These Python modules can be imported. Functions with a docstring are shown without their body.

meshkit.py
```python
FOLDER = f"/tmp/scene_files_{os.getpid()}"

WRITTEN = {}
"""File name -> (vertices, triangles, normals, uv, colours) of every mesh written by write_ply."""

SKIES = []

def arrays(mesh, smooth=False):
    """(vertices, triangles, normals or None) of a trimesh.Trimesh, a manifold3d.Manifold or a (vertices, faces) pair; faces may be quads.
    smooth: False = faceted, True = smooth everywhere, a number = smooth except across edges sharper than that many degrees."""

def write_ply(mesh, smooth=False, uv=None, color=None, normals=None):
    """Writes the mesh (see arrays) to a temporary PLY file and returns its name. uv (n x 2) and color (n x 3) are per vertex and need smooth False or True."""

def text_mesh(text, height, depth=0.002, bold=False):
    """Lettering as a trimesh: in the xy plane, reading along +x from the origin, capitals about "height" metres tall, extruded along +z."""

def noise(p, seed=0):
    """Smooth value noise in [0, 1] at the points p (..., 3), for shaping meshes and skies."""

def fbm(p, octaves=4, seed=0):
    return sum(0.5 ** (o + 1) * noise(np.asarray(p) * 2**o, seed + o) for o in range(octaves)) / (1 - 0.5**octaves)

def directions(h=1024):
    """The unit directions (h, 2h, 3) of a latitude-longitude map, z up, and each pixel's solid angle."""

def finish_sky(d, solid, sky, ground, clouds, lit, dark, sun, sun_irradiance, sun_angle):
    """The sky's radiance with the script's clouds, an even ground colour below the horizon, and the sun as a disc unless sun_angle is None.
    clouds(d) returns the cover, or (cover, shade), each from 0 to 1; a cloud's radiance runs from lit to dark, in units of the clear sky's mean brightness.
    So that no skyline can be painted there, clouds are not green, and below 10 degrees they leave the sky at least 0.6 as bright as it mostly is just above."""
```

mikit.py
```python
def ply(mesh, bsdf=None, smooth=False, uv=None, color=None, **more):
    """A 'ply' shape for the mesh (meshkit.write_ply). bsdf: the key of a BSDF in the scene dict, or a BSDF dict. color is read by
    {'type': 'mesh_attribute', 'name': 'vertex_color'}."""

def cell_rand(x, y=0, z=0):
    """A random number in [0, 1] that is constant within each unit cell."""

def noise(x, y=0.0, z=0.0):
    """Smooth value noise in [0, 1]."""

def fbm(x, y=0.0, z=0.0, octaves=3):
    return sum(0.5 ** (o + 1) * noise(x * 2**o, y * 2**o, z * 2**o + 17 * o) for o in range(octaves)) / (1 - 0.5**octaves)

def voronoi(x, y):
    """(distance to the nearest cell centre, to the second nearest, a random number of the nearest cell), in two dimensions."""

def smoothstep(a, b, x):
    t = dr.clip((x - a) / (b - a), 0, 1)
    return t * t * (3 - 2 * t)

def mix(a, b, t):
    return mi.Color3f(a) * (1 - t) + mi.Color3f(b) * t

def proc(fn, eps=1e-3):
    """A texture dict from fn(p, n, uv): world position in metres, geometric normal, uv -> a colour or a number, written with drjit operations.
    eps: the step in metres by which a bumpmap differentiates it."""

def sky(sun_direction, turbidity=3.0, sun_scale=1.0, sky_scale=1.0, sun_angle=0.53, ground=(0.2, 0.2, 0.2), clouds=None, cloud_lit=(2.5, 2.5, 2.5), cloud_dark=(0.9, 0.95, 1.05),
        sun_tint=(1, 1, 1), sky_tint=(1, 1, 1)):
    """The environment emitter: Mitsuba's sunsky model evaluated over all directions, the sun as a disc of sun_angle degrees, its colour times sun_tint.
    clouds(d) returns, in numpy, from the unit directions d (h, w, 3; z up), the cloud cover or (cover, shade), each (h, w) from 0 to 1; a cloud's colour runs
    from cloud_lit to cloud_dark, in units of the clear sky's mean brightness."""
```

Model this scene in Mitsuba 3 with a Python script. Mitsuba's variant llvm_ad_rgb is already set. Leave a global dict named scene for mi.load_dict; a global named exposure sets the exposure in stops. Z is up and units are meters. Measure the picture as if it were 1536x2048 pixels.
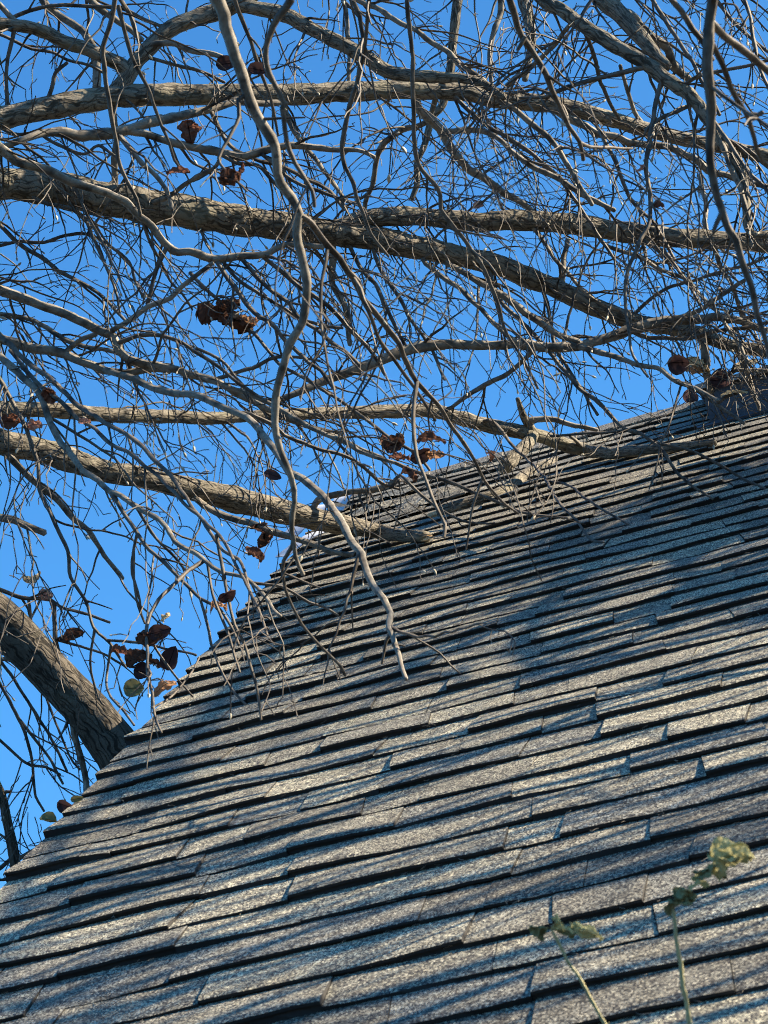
import math, numpy as np, trimesh, drjit as dr, mitsuba as mi, mikit, meshkit
T4 = mi.ScalarTransform4f
scene, labels = {}, {}
EYE = np.array([0, 0, 1.6])
FWD = np.array([-0.1679130, 0.8609822, 0.4801196]); UP = np.array([0.2502252, -0.4338592, 0.8655365])
FOV = 18.5653
scene['camera'] = {'type': 'thinlens', 'fov': FOV, 'fov_axis': 'x', 'near_clip': 0.05, 'far_clip': 2000.0, 'aperture_radius': 0.0024, 'focus_distance': 6.6,
                   'to_world': T4().look_at(origin=EYE.tolist(), target=(EYE + FWD * 6).tolist(), up=UP.tolist())}
# the roof's own frame: x along the ridge, SLOPE up the slope, NORMAL out of it
PITCH = math.radians(36.87)
SLOPE = np.array([0, math.cos(PITCH), math.sin(PITCH)]); NORMAL = np.array([0, -math.sin(PITCH), math.cos(PITCH)])
V0, U0, HN, ROWS, EXPO = 3.01522, -1.66585, 1.11018, 40.653, 0.143
ORG = EYE + np.array([U0, 0, 0]) + V0 * SLOPE - HN * NORMAL           # rake edge, lower edge of row 0
VR = ROWS * EXPO                                                       # the ridge, metres up the slope from there
SUN_T, SUN_G = math.radians(28), math.radians(19)               # winter sun, raking over the roof from the right
SUN = math.cos(SUN_G) * (math.cos(SUN_T) * np.array([1, 0, 0]) + math.sin(SUN_T) * SLOPE) + math.sin(SUN_G) * NORMAL
scene['sky'] = mikit.sky(SUN.tolist(), turbidity=2, sun_scale=2.2, sky_tint=(0.50,1.07,1.42), sun_tint=(0.97, 1.0, 1.05))
exposure = 2.6

rng = np.random.default_rng(11)


def roof(u, v, h=0.0):
    u, v, h = np.broadcast_arrays(np.asarray(u, float), np.asarray(v, float), np.asarray(h, float))
    return ORG + u[..., None] * np.array([1.0, 0, 0]) + v[..., None] * SLOPE + h[..., None] * NORMAL


# ---------------------------------------------------------------- materials
def principled(fn, rough=0.8, **more):
    return {'type': 'principled', 'base_color': mikit.proc(fn) if callable(fn) else {'type': 'rgb', 'value': list(fn)}, 'roughness': rough, **more}


def bump(inner, fn, scale=1.0, eps=1e-3):
    return {'type': 'bumpmap', 'arbitrary': mikit.proc(fn, eps), 'scale': scale, 'bsdf': inner}


def roof_uv(p):
    return p.x, p.y * float(SLOPE[1]) + p.z * float(SLOPE[2])


def granules(tone, warm, all_round=False):
    def fn(p, n, uv):
        a, b = roof_uv(p)
        c = p.z * float(NORMAL[2]) + p.y * float(NORMAL[1])
        g = mikit.cell_rand(a / 0.0027 + 0.35 * mikit.noise(b / 0.002, a / 0.003), b / 0.0032, c / 0.003)
        g2 = mikit.noise(a / 0.0038, b / 0.0045, c / 0.004)
        g3 = mikit.fbm(a / 0.05, b / 0.035, 3.0, 3)
        k = g * g * g * 0.95 + 0.5 * g2 * g2 * g2 - 0.04
        lo, hi = mi.Color3f(0.022, 0.022, 0.023), mi.Color3f(0.50 * warm[0], 0.50 * warm[1], 0.49 * warm[2])
        face = mikit.smoothstep(0.55, 0.85, n.y * float(NORMAL[1]) + n.z * float(NORMAL[2]))      # cut edges carry no granules
        if all_round:
            return (lo + (hi - lo) * dr.clip(k, 0, 1)) * (tone * (0.72 + 0.56 * g3))
        return (lo + (hi - lo) * dr.clip(k, 0, 1)) * (tone * (0.62 + 0.76 * g3)) * face + mi.Color3f(0.016, 0.016, 0.017) * (1 - face)
    return fn


def granule_relief(p, n, uv):
    a, b = roof_uv(p)
    return mikit.noise(a / 0.0022, b / 0.0024, p.x * 3) * 0.0005 + 0.0012 * mikit.noise(a / 0.02, b / 0.02)


SHINGLE_TONES = [(0.70, (1.0, 0.94, 0.76)), (0.95, (1.0, 0.94, 0.74)), (1.25, (1.0, 0.93, 0.70)), (0.84, (0.98, 0.95, 0.80))]
scene['ridge_cap_look'] = {'type': 'twosided', 'bsdf': principled(granules(0.8, (1.0, 0.94, 0.80), True), 0.75, specular=0.3)}
for q, (t_, w_) in enumerate(SHINGLE_TONES):
    scene[f'shingle_look_{q}'] = bump(principled(granules(t_, w_), 0.75, specular=0.35), granule_relief, 1.0, 0.0007)


def fissures(uv, size):
    """Bark cracks running with the limb: 1 on the plates, 0 in the cracks."""
    w = mikit.fbm(uv.x * 34, uv.y * 34, 2.0, 2)
    a = dr.abs(2 * mikit.fbm(uv.x / (0.040 * size), uv.y / (0.0062 * size) + 2.2 * w, 1.0, 2) - 1)
    b = dr.abs(2 * mikit.fbm(uv.x / (0.017 * size) + 3 * w, uv.y / (0.012 * size), 7.0, 2) - 1)
    return mikit.smoothstep(0.02, 0.26, a) * (0.45 + 0.55 * mikit.smoothstep(0.0, 0.16, b))


def bark_colour(base, lichen, size):
    def fn(p, n, uv):
        crack = fissures(uv, size)
        m = mikit.fbm(p.x * 9, p.y * 9, p.z * 9, 3)
        fine = mikit.noise(p.x * 420, p.y * 420, p.z * 420)
        c = mikit.mix([x * 0.72 for x in base], [x * 1.22 for x in base], dr.clip(1.6 * (m - 0.2), 0, 1))
        c = c * (0.25 + 0.75 * crack) * (0.78 + 0.44 * fine)
        g = mikit.smoothstep(0.60, 0.72, m) * 0.5
        return c * (1 - g) + mi.Color3f(lichen) * g
    return fn


def bark_relief(size):
    def fn(p, n, uv):
        return 0.0016 * size * fissures(uv, size) + 0.0004 * mikit.noise(uv.x * 300, uv.y * 300)
    return fn


def smooth_bark(base, dark):
    def fn(p, n, uv):
        m = mikit.fbm(p.x * 30, p.y * 30, p.z * 30, 3)
        ring = mikit.smoothstep(0.80, 0.93, mikit.noise(uv.x / 0.013, 0.4 * uv.y / 0.01))
        c = mikit.mix(dark, base, mikit.smoothstep(0.22, 0.62, m))
        return c * (1 - 0.5 * ring) * (0.8 + 0.4 * mikit.noise(uv.x / 0.004, uv.y / 0.004))
    return fn


scene['trunk_bark'] = bump(principled(bark_colour((0.092, 0.083, 0.070), (0.085, 0.082, 0.062), 1.7), 0.9, specular=0.2), bark_relief(1.7), 1.0, 0.0012)
scene['limb_bark'] = bump(principled(bark_colour((0.175, 0.162, 0.135), (0.14, 0.137, 0.10), 1.0), 0.85, specular=0.2), bark_relief(1.0), 1.0, 0.0012)
scene['branch_bark'] = principled(smooth_bark((0.18, 0.166, 0.142), (0.046, 0.041, 0.036)), 0.7, specular=0.3)
scene['twig_bark'] = principled(smooth_bark((0.10, 0.088, 0.076), (0.022, 0.019, 0.018)), 0.65, specular=0.3)
scene['bud_fur'] = principled((0.33, 0.31, 0.25), 0.9, sheen=0.3)
scene['fresh_wood'] = principled(lambda p, n, uv: mikit.mix((0.62, 0.50, 0.33), (0.40, 0.29, 0.17), mikit.noise(p.x * 300, p.y * 300, p.z * 40)), 0.8)
LEAF_LOOKS = {'b': ((0.14, 0.075, 0.052), (0.06, 0.033, 0.028)), 't': ((0.50, 0.32, 0.19), (0.26, 0.14, 0.09)), 'k': ((0.075, 0.045, 0.045), (0.035, 0.025, 0.03)), 'g': ((0.17, 0.17, 0.09), (0.10, 0.10, 0.055)),
              'r': ((0.24, 0.11, 0.075), (0.11, 0.055, 0.04)), 'c': ((0.72, 0.60, 0.38), (0.50, 0.36, 0.20)), 'p': ((0.62, 0.36, 0.27), (0.38, 0.19, 0.14)), 'w': ((0.62, 0.58, 0.31), (0.34, 0.33, 0.16)), 'o': ((0.30, 0.30, 0.16), (0.12, 0.13, 0.07))}


def leaf_colour(a, b):
    def fn(p, n, uv):
        vein = mikit.smoothstep(0.0, 0.035, dr.abs(uv.y - 0.5)) * (0.75 + 0.25 * mikit.smoothstep(0.0, 0.25, dr.abs(dr.sin((uv.x - 0.7 * dr.abs(uv.y - 0.5)) * 34))))
        return mikit.mix(b, a, mikit.fbm(p.x * 60, p.y * 60, p.z * 60, 3)) * vein
    return fn


for q, (a_, b_) in LEAF_LOOKS.items():
    thin = 0.75 if q in 'tcprw' else 0.35
    scene[f'leaf_look_{q}'] = {'type': 'principledthin', 'base_color': mikit.proc(leaf_colour(a_, b_)), 'roughness': 0.6, 'diff_trans': thin, 'spec_trans': 0.0}
scene['cane_green'] = principled(lambda p, n, uv: mikit.mix((0.40, 0.38, 0.20), (0.24, 0.22, 0.12), mikit.fbm(p.x * 90, p.y * 90, p.z * 25, 3)), 0.55, specular=0.4)
scene['dark_metal'] = principled(lambda p, n, uv: mikit.mix((0.030, 0.034, 0.045), (0.055, 0.058, 0.068), mikit.fbm(p.x * 14, p.y * 14, p.z * 14, 3)), 0.55, specular=0.4)
scene['cap_metal'] = principled(lambda p, n, uv: mikit.mix((0.15, 0.135, 0.12), (0.22, 0.20, 0.18), mikit.fbm(p.x * 20, p.y * 20, p.z * 20, 3)), 0.5, specular=0.4)
scene['bare_metal'] = {'type': 'twosided', 'bsdf': principled(lambda p, n, uv: mikit.mix((0.36, 0.40, 0.47), (0.52, 0.56, 0.62), mikit.fbm(p.x * 25, p.y * 25, p.z * 25, 3)), 0.45, metallic=0.2)}
scene['felt'] = principled(lambda p, n, uv: mikit.mix((0.02, 0.02, 0.022), (0.045, 0.045, 0.05), mikit.fbm(p.x * 60, p.y * 60, p.z * 60, 3)), 0.9)
scene['painted_siding'] = principled(lambda p, n, uv: mikit.mix((0.50, 0.50, 0.47), (0.60, 0.60, 0.57), mikit.fbm(p.x * 3, p.y * 3, p.z * 9, 3)), 0.7)
scene['white_trim'] = principled((0.72, 0.72, 0.70), 0.6)
scene['lawn_look'] = principled(lambda p, n, uv: mikit.mix((0.014, 0.016, 0.009), (0.03, 0.024, 0.015), mikit.fbm(p.x * 1.3, p.y * 1.3, 0.0, 4)), 0.95)

# ---------------------------------------------------------------- tree data
BRANCHES = [  # name, how many twigs it carries, points in mm, radii in 0.1 mm
('trunk',0,[-1879,5959,-100,-1889,5959,500,-1909,5949,1500,-1929,5909,2600,-1909,5809,3336,-1879,5709,4036,-1926,5607,4202,-1986,5528,4322,-2050,5455,4430,-2116,5388,4528,-2206,5309,4638,-2327,5152,4877,-2424,4981,5150,-2459,4807,5450,-2435,4635,5766,-2372,4447,6126,-2309,4286,6436],[1300,1050,900,800,700,667,648,632,621,612,601,590,579,568,552,501,409]),
('limb',0.8,[-2380,4469,6083,-2555,5178,6833,-1782,4299,6181,-1150,3646,5491,-664,3223,4961,-268,3022,4627,134,2748,4217,800,2900,4100,1600,2800,4300,2600,2600,4500,3600,2200,4600],[600,552,504,456,408,360,312,264,216,168,120]),
('limb',0.8,[-2309,4286,6436,-2476,5323,7225,-1890,5173,7075,-1298,5084,6817,-767,5071,6609,-205,5012,6287,310,5022,6032,800,5200,6300,1800,5200,6500,3000,5000,6600,4200,4700,6500],[600,552,504,456,408,360,312,264,216,168,120]),
('limb',1,[-2441,4657,5725,-2246,4764,5793,-2028,4884,5870,-1878,4965,5921,-1750,5032,5965,-1608,5109,6008,-1455,5203,6034,-1301,5300,6053,-1103,5424,6077,-939,5520,6102,-788,5612,6121,-664,5691,6128,-557,5770,6118,-416,5862,6121,-307,5945,6107,-198,6032,6085,-88,6119,6066,27,6201,6054,195,6323,6033,347,6434,6012,950,6300,6050,1800,6200,6150,2800,6000,6200,3800,5700,6100],[409,364,333,329,328,328,328,321,312,294,278,272,269,265,255,242,228,218,205,194,194,156,118,80]),
('limb',1,[-2450,4700,5644,-2242,4807,5700,-2031,4938,5733,-1914,5018,5738,-1796,5099,5743,-1681,5190,5729,-1563,5281,5718,-1442,5369,5710,-1319,5460,5699,-1192,5548,5695,-1065,5638,5686,-936,5732,5672,-807,5827,5656,-703,5907,5638,-602,5996,5606,-501,6089,5568,-426,6161,5536,-321,6249,5506,-180,6347,5489,-72,6437,5456,37,6513,5441,189,6616,5422,600,6300,5300,1200,6000,5450,2000,5600,5550,2900,5200,5600],[545,471,451,460,478,487,491,472,445,412,376,354,332,321,310,293,279,258,228,203,192,176,176,144,112,80]),
('limb',1,[-1113,5604,5690,-1028,5638,5726,-957,5672,5742,-848,5737,5748,-713,5826,5742,-600,5889,5752,-460,5975,5753,-294,6088,5737,-151,6179,5730,-4,6267,5729,122,6346,5722,277,6441,5715,900,6000,5850,1700,5500,5900,2500,5000,5900],[297,292,289,289,300,309,321,316,305,288,273,254,254,167,80]),
('limb',0.3,[-2444,4916,5260,-2361,5102,5240,-2240,5327,5213,-2151,5473,5199,-2091,5552,5202,-2021,5649,5200,-1952,5751,5191,-1842,5883,5197,-1731,6023,5194,-1640,6136,5189,-1558,6236,5184,-1474,6335,5180,-1374,6448,5178,-1297,6532,5177,-1205,6454,5096,-1124,6380,5034],[374,303,307,353,370,372,351,329,353,401,388,363,306,259,211,172]),
('limb',0.5,[-2432,4959,5186,-2316,5164,5220,-2125,5427,5280,-2021,5556,5316,-1936,5664,5339,-1859,5758,5359,-1743,5891,5393,-1648,5998,5419,-1559,6089,5450,-1430,6221,5491,-1296,6354,5530,-1158,6489,5569,-1073,6571,5591,-994,6666,5590,-913,6763,5589,-815,6873,5591,-759,6938,5589,-704,7007,5583,-646,7073,5581,-559,7002,5505,-452,6901,5428,-349,6828,5369,-199,6732,5292],[272,237,233,227,226,224,207,194,181,187,210,224,233,242,251,247,244,241,228,208,184,155,113]),
('limb',0.7,[-1589,5120,6012,-1544,5117,6060,-1499,5117,6115,-1418,5124,6185,-1338,5143,6228,-1258,5172,6252,-1189,5190,6286,-1064,5216,6358,-934,5238,6445],[246,241,235,240,249,259,268,297,342]),
('limb',1,[-1210,5185,6275,-1162,5189,6247,-1082,5195,6204,-1031,5204,6159,-988,5214,6115,-948,5222,6078,-889,5235,6019,-850,5243,5980,-818,5253,5938,-772,5258,5907,-664,5260,5858,-592,5260,5827,-534,5267,5784,-494,5277,5735],[221,220,219,213,206,205,212,215,204,193,161,139,121,106]),
('limb',0.7,[-1529,5116,6080,-1554,5089,6102,-1589,5059,6118,-1627,5026,6136,-1687,4981,6157,-1721,4951,6174,-1777,4913,6187,-1901,4849,6187,-2204,4706,6163],[217,214,209,204,192,183,172,171,211]),
('branch',0.8,[-1816,5159,7048,-1878,5265,6928,-1878,5335,6789,-1857,5370,6686,-1835,5384,6651,-1794,5401,6607,-1754,5423,6551,-1726,5447,6486,-1736,5465,6419,-1748,5477,6371],[163,149,142,125,119,117,117,123,132,140]),
('branch',1,[-1590,5120,6950,-1700,5222,6816,-1713,5317,6670,-1699,5353,6612,-1679,5372,6584,-1641,5399,6548,-1603,5426,6513,-1576,5450,6480],[152,139,132,120,112,97,93,93]),
('branch',1,[-2445,4679,5684,-2142,4679,5637,-1903,4783,5687,-1835,4835,5719,-1798,4859,5741,-1741,4896,5779,-1687,4939,5798,-1649,4977,5802,-1601,5018,5815,-1564,5047,5828,-1500,5092,5856,-1433,5138,5886,-1355,5191,5922,-1287,5235,5955,-1257,5256,5967,-1149,5338,5997],[110,100,95,87,85,116,143,155,168,160,145,136,125,113,108,88]),
('branch',1,[-1564,5047,5828,-1498,5078,5816,-1451,5104,5802,-1387,5142,5778,-1322,5178,5758,-1250,5208,5751,-1167,5234,5758,-1118,5250,5761,-1056,5276,5755,-988,5306,5744,-932,5334,5733,-903,5353,5719],[106,106,106,115,126,122,113,103,91,76,64,57]),
('branch',1,[-2445,4679,5684,-2113,4550,5641,-1837,4622,5582,-1762,4675,5562,-1740,4702,5542,-1685,4744,5522,-1624,4798,5491,-1557,4848,5469,-1517,4882,5450,-1493,4912,5426,-1468,4948,5397,-1458,4981,5365,-1432,5017,5336,-1371,5051,5330,-1336,5073,5323,-1275,5098,5332,-1209,5127,5337,-1167,5140,5351,-1118,5159,5359,-1059,5194,5350],[167,152,145,137,134,127,120,113,108,108,108,108,108,108,108,103,96,90,81,69]),
('branch',1,[-2444,4916,5260,-2187,4764,5309,-1955,4776,5266,-1861,4815,5228,-1821,4833,5209,-1772,4859,5180,-1716,4882,5159,-1684,4904,5130,-1644,4929,5099,-1607,4949,5076,-1595,4967,5048,-1562,4988,5022,-1518,5011,4997,-1465,5033,4976,-1389,5073,4931,-1328,5106,4892,-1254,5142,4854,-1192,5175,4816,-1125,5210,4777,-1006,5277,4699],[167,152,145,136,132,126,121,119,119,119,118,114,109,104,95,88,81,74,66,53]),
('branch',0.8,[-2432,4959,5186,-2211,4895,5259,-2016,4905,5221,-1916,4931,5169,-1885,4943,5145,-1819,4959,5113,-1754,4975,5082,-1724,4987,5056,-1659,5003,5025,-1608,5010,5011,-1539,5018,4997,-1486,5027,4979],[170,155,147,134,133,133,126,121,113,107,99,92]),
('branch',0.12,[-1649,4980,5006,-1615,4964,4973,-1532,4924,4894,-1435,4875,4805,-1359,4832,4751,-1287,4793,4678,-1218,4753,4594,-1186,4728,4527,-1136,4686,4420,-1104,4659,4355,-1030,4603,4237,-977,4550,4116,-943,4500,4006,-915,4456,3913,-893,4430,3860,-889,4390,3785,-880,4372,3750,-875,4348,3705,-865,4323,3658,-848,4293,3603],[86,89,95,95,93,88,85,85,88,92,92,90,86,78,73,66,63,58,53,46]),
('twig',0,[-881,4375,3754,-895,4380,3740,-905,4389,3720,-915,4398,3700],[42,36,30,26]),
('twig',0,[-877,4355,3717,-867,4358,3714,-854,4363,3710],[42,28,21]),
('twig',0,[-900,4440,3880,-894,4446,3871,-889,4447,3872],[32,25,22]),
('branch',0.15,[-365,3072,4711,-639,2908,4547,-727,2964,4362,-726,2998,4322,-720,3019,4299,-723,3043,4270,-727,3063,4244,-726,3086,4218,-726,3105,4195,-724,3125,4172,-717,3145,4150,-710,3169,4124,-708,3190,4099,-708,3214,4070,-699,3235,4048,-696,3254,4026,-706,3262,4014,-715,3278,3993,-715,3300,3967,-717,3323,3939,-728,3342,3913,-746,3363,3884,-779,3379,3861,-795,3393,3841,-811,3411,3816,-830,3437,3780,-841,3463,3745,-843,3492,3710,-839,3518,3679,-843,3542,3649,-863,3571,3609,-875,3601,3570,-871,3627,3540],[137,125,119,114,111,107,104,100,97,94,91,88,86,87,86,83,82,79,78,79,78,76,74,73,71,67,62,58,54,50,45,40,36]),
('twig',0.5,[-726,3105,4195,-739,3100,4186,-742,3101,4150,-765,3097,4109,-786,3092,4071,-780,3094,4048,-765,3096,4022,-746,3099,3990],[43,40,35,31,28,26,22,17]),
('branch',0.3,[-696,3254,4026,-684,3276,4023,-674,3315,4012,-660,3363,3999,-657,3395,3988,-647,3424,3980,-647,3459,3967,-640,3490,3956,-630,3528,3945,-619,3576,3928,-619,3605,3916,-613,3663,3893,-591,3724,3874,-583,3789,3847,-565,3864,3817,-560,3914,3795,-543,3972,3773,-520,4017,3760],[65,64,63,61,60,59,57,56,55,51,48,45,42,39,34,29,26,24]),
('twig',0.1,[-869,3583,3594,-875,3593,3584,-898,3610,3568,-907,3628,3550,-912,3650,3530,-912,3668,3514,-909,3692,3493,-902,3714,3476,-888,3741,3456,-875,3767,3438,-864,3787,3424,-862,3803,3410],[40,38,35,31,30,28,27,27,27,29,31,32]),
('twig',0,[-907,3625,3553,-885,3637,3540,-868,3646,3530,-851,3654,3521],[22,21,19,18]),
('branch',0.1,[15,2788,4301,-246,2457,4078,-476,2480,3860,-502,2504,3834,-525,2514,3823,-544,2527,3809,-556,2544,3790,-561,2563,3771,-558,2585,3751,-556,2598,3738,-561,2604,3731,-563,2622,3713,-563,2642,3693,-558,2672,3665,-553,2692,3646,-556,2709,3629],[81,74,70,63,55,48,44,43,42,41,40,38,36,33,31,29]),
('twig',0,[-557,2592,3743,-553,2597,3737,-550,2599,3734],[36,33,32]),
('twig',0.5,[-892,3406,5203,-869,3581,5135,-869,3727,5027,-871,3758,4997,-871,3785,4972,-870,3814,4944,-866,3851,4909,-863,3885,4877,-863,3919,4845,-867,3953,4811,-871,3975,4789],[61,56,53,51,48,46,43,40,37,31,27]),
('branch',0.4,[-1016,3519,5342,-1035,3570,5189,-1089,3655,5079,-1119,3698,5042,-1138,3726,5017,-1175,3761,4986,-1184,3788,4963,-1194,3822,4933,-1202,3862,4899,-1216,3902,4864,-1222,3930,4840,-1227,3959,4815,-1223,3995,4786,-1220,4018,4767,-1223,4050,4740],[67,61,59,55,54,54,53,50,49,49,47,45,43,41,39]),
('twig',0.4,[-1221,3715,5570,-1190,3813,5386,-1193,3960,5329,-1200,4015,5331,-1197,4077,5336,-1206,4127,5336,-1217,4183,5336],[66,60,57,54,49,46,42]),
('branch',0.5,[-1198,3982,5288,-1201,4015,5253,-1204,4050,5216,-1199,4086,5179,-1194,4116,5149,-1192,4146,5118,-1187,4183,5081,-1182,4214,5049,-1183,4242,5019,-1173,4263,5000],[52,52,51,47,44,41,37,34,31,29]),
('branch',0.1,[204,2749,4186,176,2384,3861,76,2396,3578,62,2417,3551,52,2431,3533,44,2445,3514,36,2459,3496,31,2474,3477,26,2489,3458,19,2504,3439,10,2524,3414,4,2545,3388,0,2566,3362,3,2582,3343,8,2598,3325,14,2610,3314,14,2626,3294,16,2649,3267,15,2673,3239,17,2695,3212,15,2724,3177],[73,67,64,69,70,71,70,67,64,61,57,53,50,49,48,47,45,43,39,35,30]),
('twig',0,[3,2582,3343,-7,2586,3332,-14,2590,3323],[36,29,26]),
('branch',0.1,[51,2433,3531,63,2471,3532,76,2506,3536,93,2547,3541,109,2589,3545,145,2670,3555],[51,52,52,51,50,48]),
('branch',0.2,[44,2445,3514,52,2486,3500,56,2522,3487,65,2549,3478,72,2571,3472,72,2588,3465,69,2616,3453,72,2637,3445,77,2646,3443,91,2671,3437],[39,39,37,35,34,33,31,29,29,27]),
('twig',0,[72,2569,3472,81,2572,3471,88,2572,3473],[40,33,30]),
('branch',0.3,[-129,2906,4466,-221,2987,4362,-251,3101,4283,-250,3143,4261,-247,3171,4247,-244,3207,4228,-236,3242,4212,-231,3278,4194,-228,3308,4178,-223,3340,4161,-218,3376,4142,-206,3407,4128,-208,3438,4110],[78,71,68,61,58,56,56,54,51,49,42,38,36]),
('twig',0.3,[-206,3407,4128,-192,3443,4138,-164,3494,4163,-124,3577,4207],[36,34,31,23]),
('twig',0,[-244,3207,4228,-254,3211,4218,-263,3214,4210],[43,35,22]),
('branch',0.5,[-776,3308,5076,-560,3598,5116,-515,3820,4984,-523,3854,4944,-533,3888,4903,-546,3931,4852,-562,3974,4800,-575,4008,4759,-592,4051,4706,-587,4082,4672,-576,4105,4650,-568,4127,4627,-574,4146,4604,-560,4170,4580,-543,4202,4550,-531,4229,4522,-521,4256,4495,-514,4288,4460,-511,4314,4430,-514,4343,4397,-505,4371,4366,-495,4399,4338,-485,4426,4309,-480,4449,4284],[61,56,53,50,48,48,48,48,49,49,49,48,47,45,44,44,43,41,39,36,34,32,30,28]),
('branch',0.5,[-719,3264,5016,-631,3478,4984,-607,3636,4865,-610,3668,4825,-604,3692,4797,-611,3719,4762,-633,3746,4723,-649,3768,4693,-671,3787,4664,-694,3812,4629,-711,3836,4595,-714,3860,4564,-707,3882,4539,-709,3896,4520,-707,3923,4488,-701,3954,4452,-688,3977,4427,-680,3990,4412],[53,48,46,50,50,47,49,51,52,50,47,45,43,41,38,34,29,26]),
('twig',0.4,[-664,3223,4961,-543,3404,4882,-549,3573,4790,-567,3614,4765,-586,3658,4739,-608,3701,4713,-624,3726,4697],[52,47,45,43,40,37,36]),
('branch',0.3,[134,2748,4217,35,2694,4013,10,2781,3907,12,2815,3894,22,2837,3888,32,2872,3877,40,2893,3870,49,2933,3856],[56,51,48,46,45,45,44,38]),
('limb',0.8,[-73,5006,6206,-324,4827,5998,-341,4813,5763,-302,4839,5666,-259,4851,5622,-207,4869,5557,-158,4884,5501,-111,4897,5451,-73,4908,5407,-43,4920,5365,-6,4931,5322,18,4942,5279,29,4952,5240,42,4962,5200,63,4980,5123,80,4994,5065,73,5006,5001,83,5029,4900,350,5100,5000,900,4600,4900,1600,4200,4900,2400,3800,4800],[182,166,158,170,176,185,193,194,193,187,180,168,158,148,129,120,113,100,100,94,87,80]),
('limb',0.6,[-73,5006,6206,-228,5047,6105,-242,5057,5985,-160,5049,5801,-121,5043,5718,-97,5040,5652,-73,5036,5589,-49,5031,5527,-33,5028,5485],[445,407,387,284,243,215,189,148,119]),
('branch',0.6,[-121,5043,5718,-90,5078,5720,-61,5143,5707,-31,5213,5691,-17,5262,5677,15,5335,5659],[148,149,144,132,124,97]),
('branch',1,[-450,5840,6121,-371,5896,6072,-321,5933,6040,-246,5982,6004,-164,6019,5987,-92,6058,5964,-24,6104,5927,45,6149,5894,115,6192,5862,225,6255,5820],[139,128,122,117,112,109,109,103,93,78]),
('branch',0.8,[-788,5612,6121,-792,5641,6082,-771,5671,6054,-743,5715,6011,-730,5752,5973,-710,5785,5939,-688,5815,5912,-652,5850,5884,-614,5882,5862,-582,5909,5842,-564,5929,5826,-546,5950,5807],[137,143,152,141,135,130,126,120,111,103,98,92]),
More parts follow.
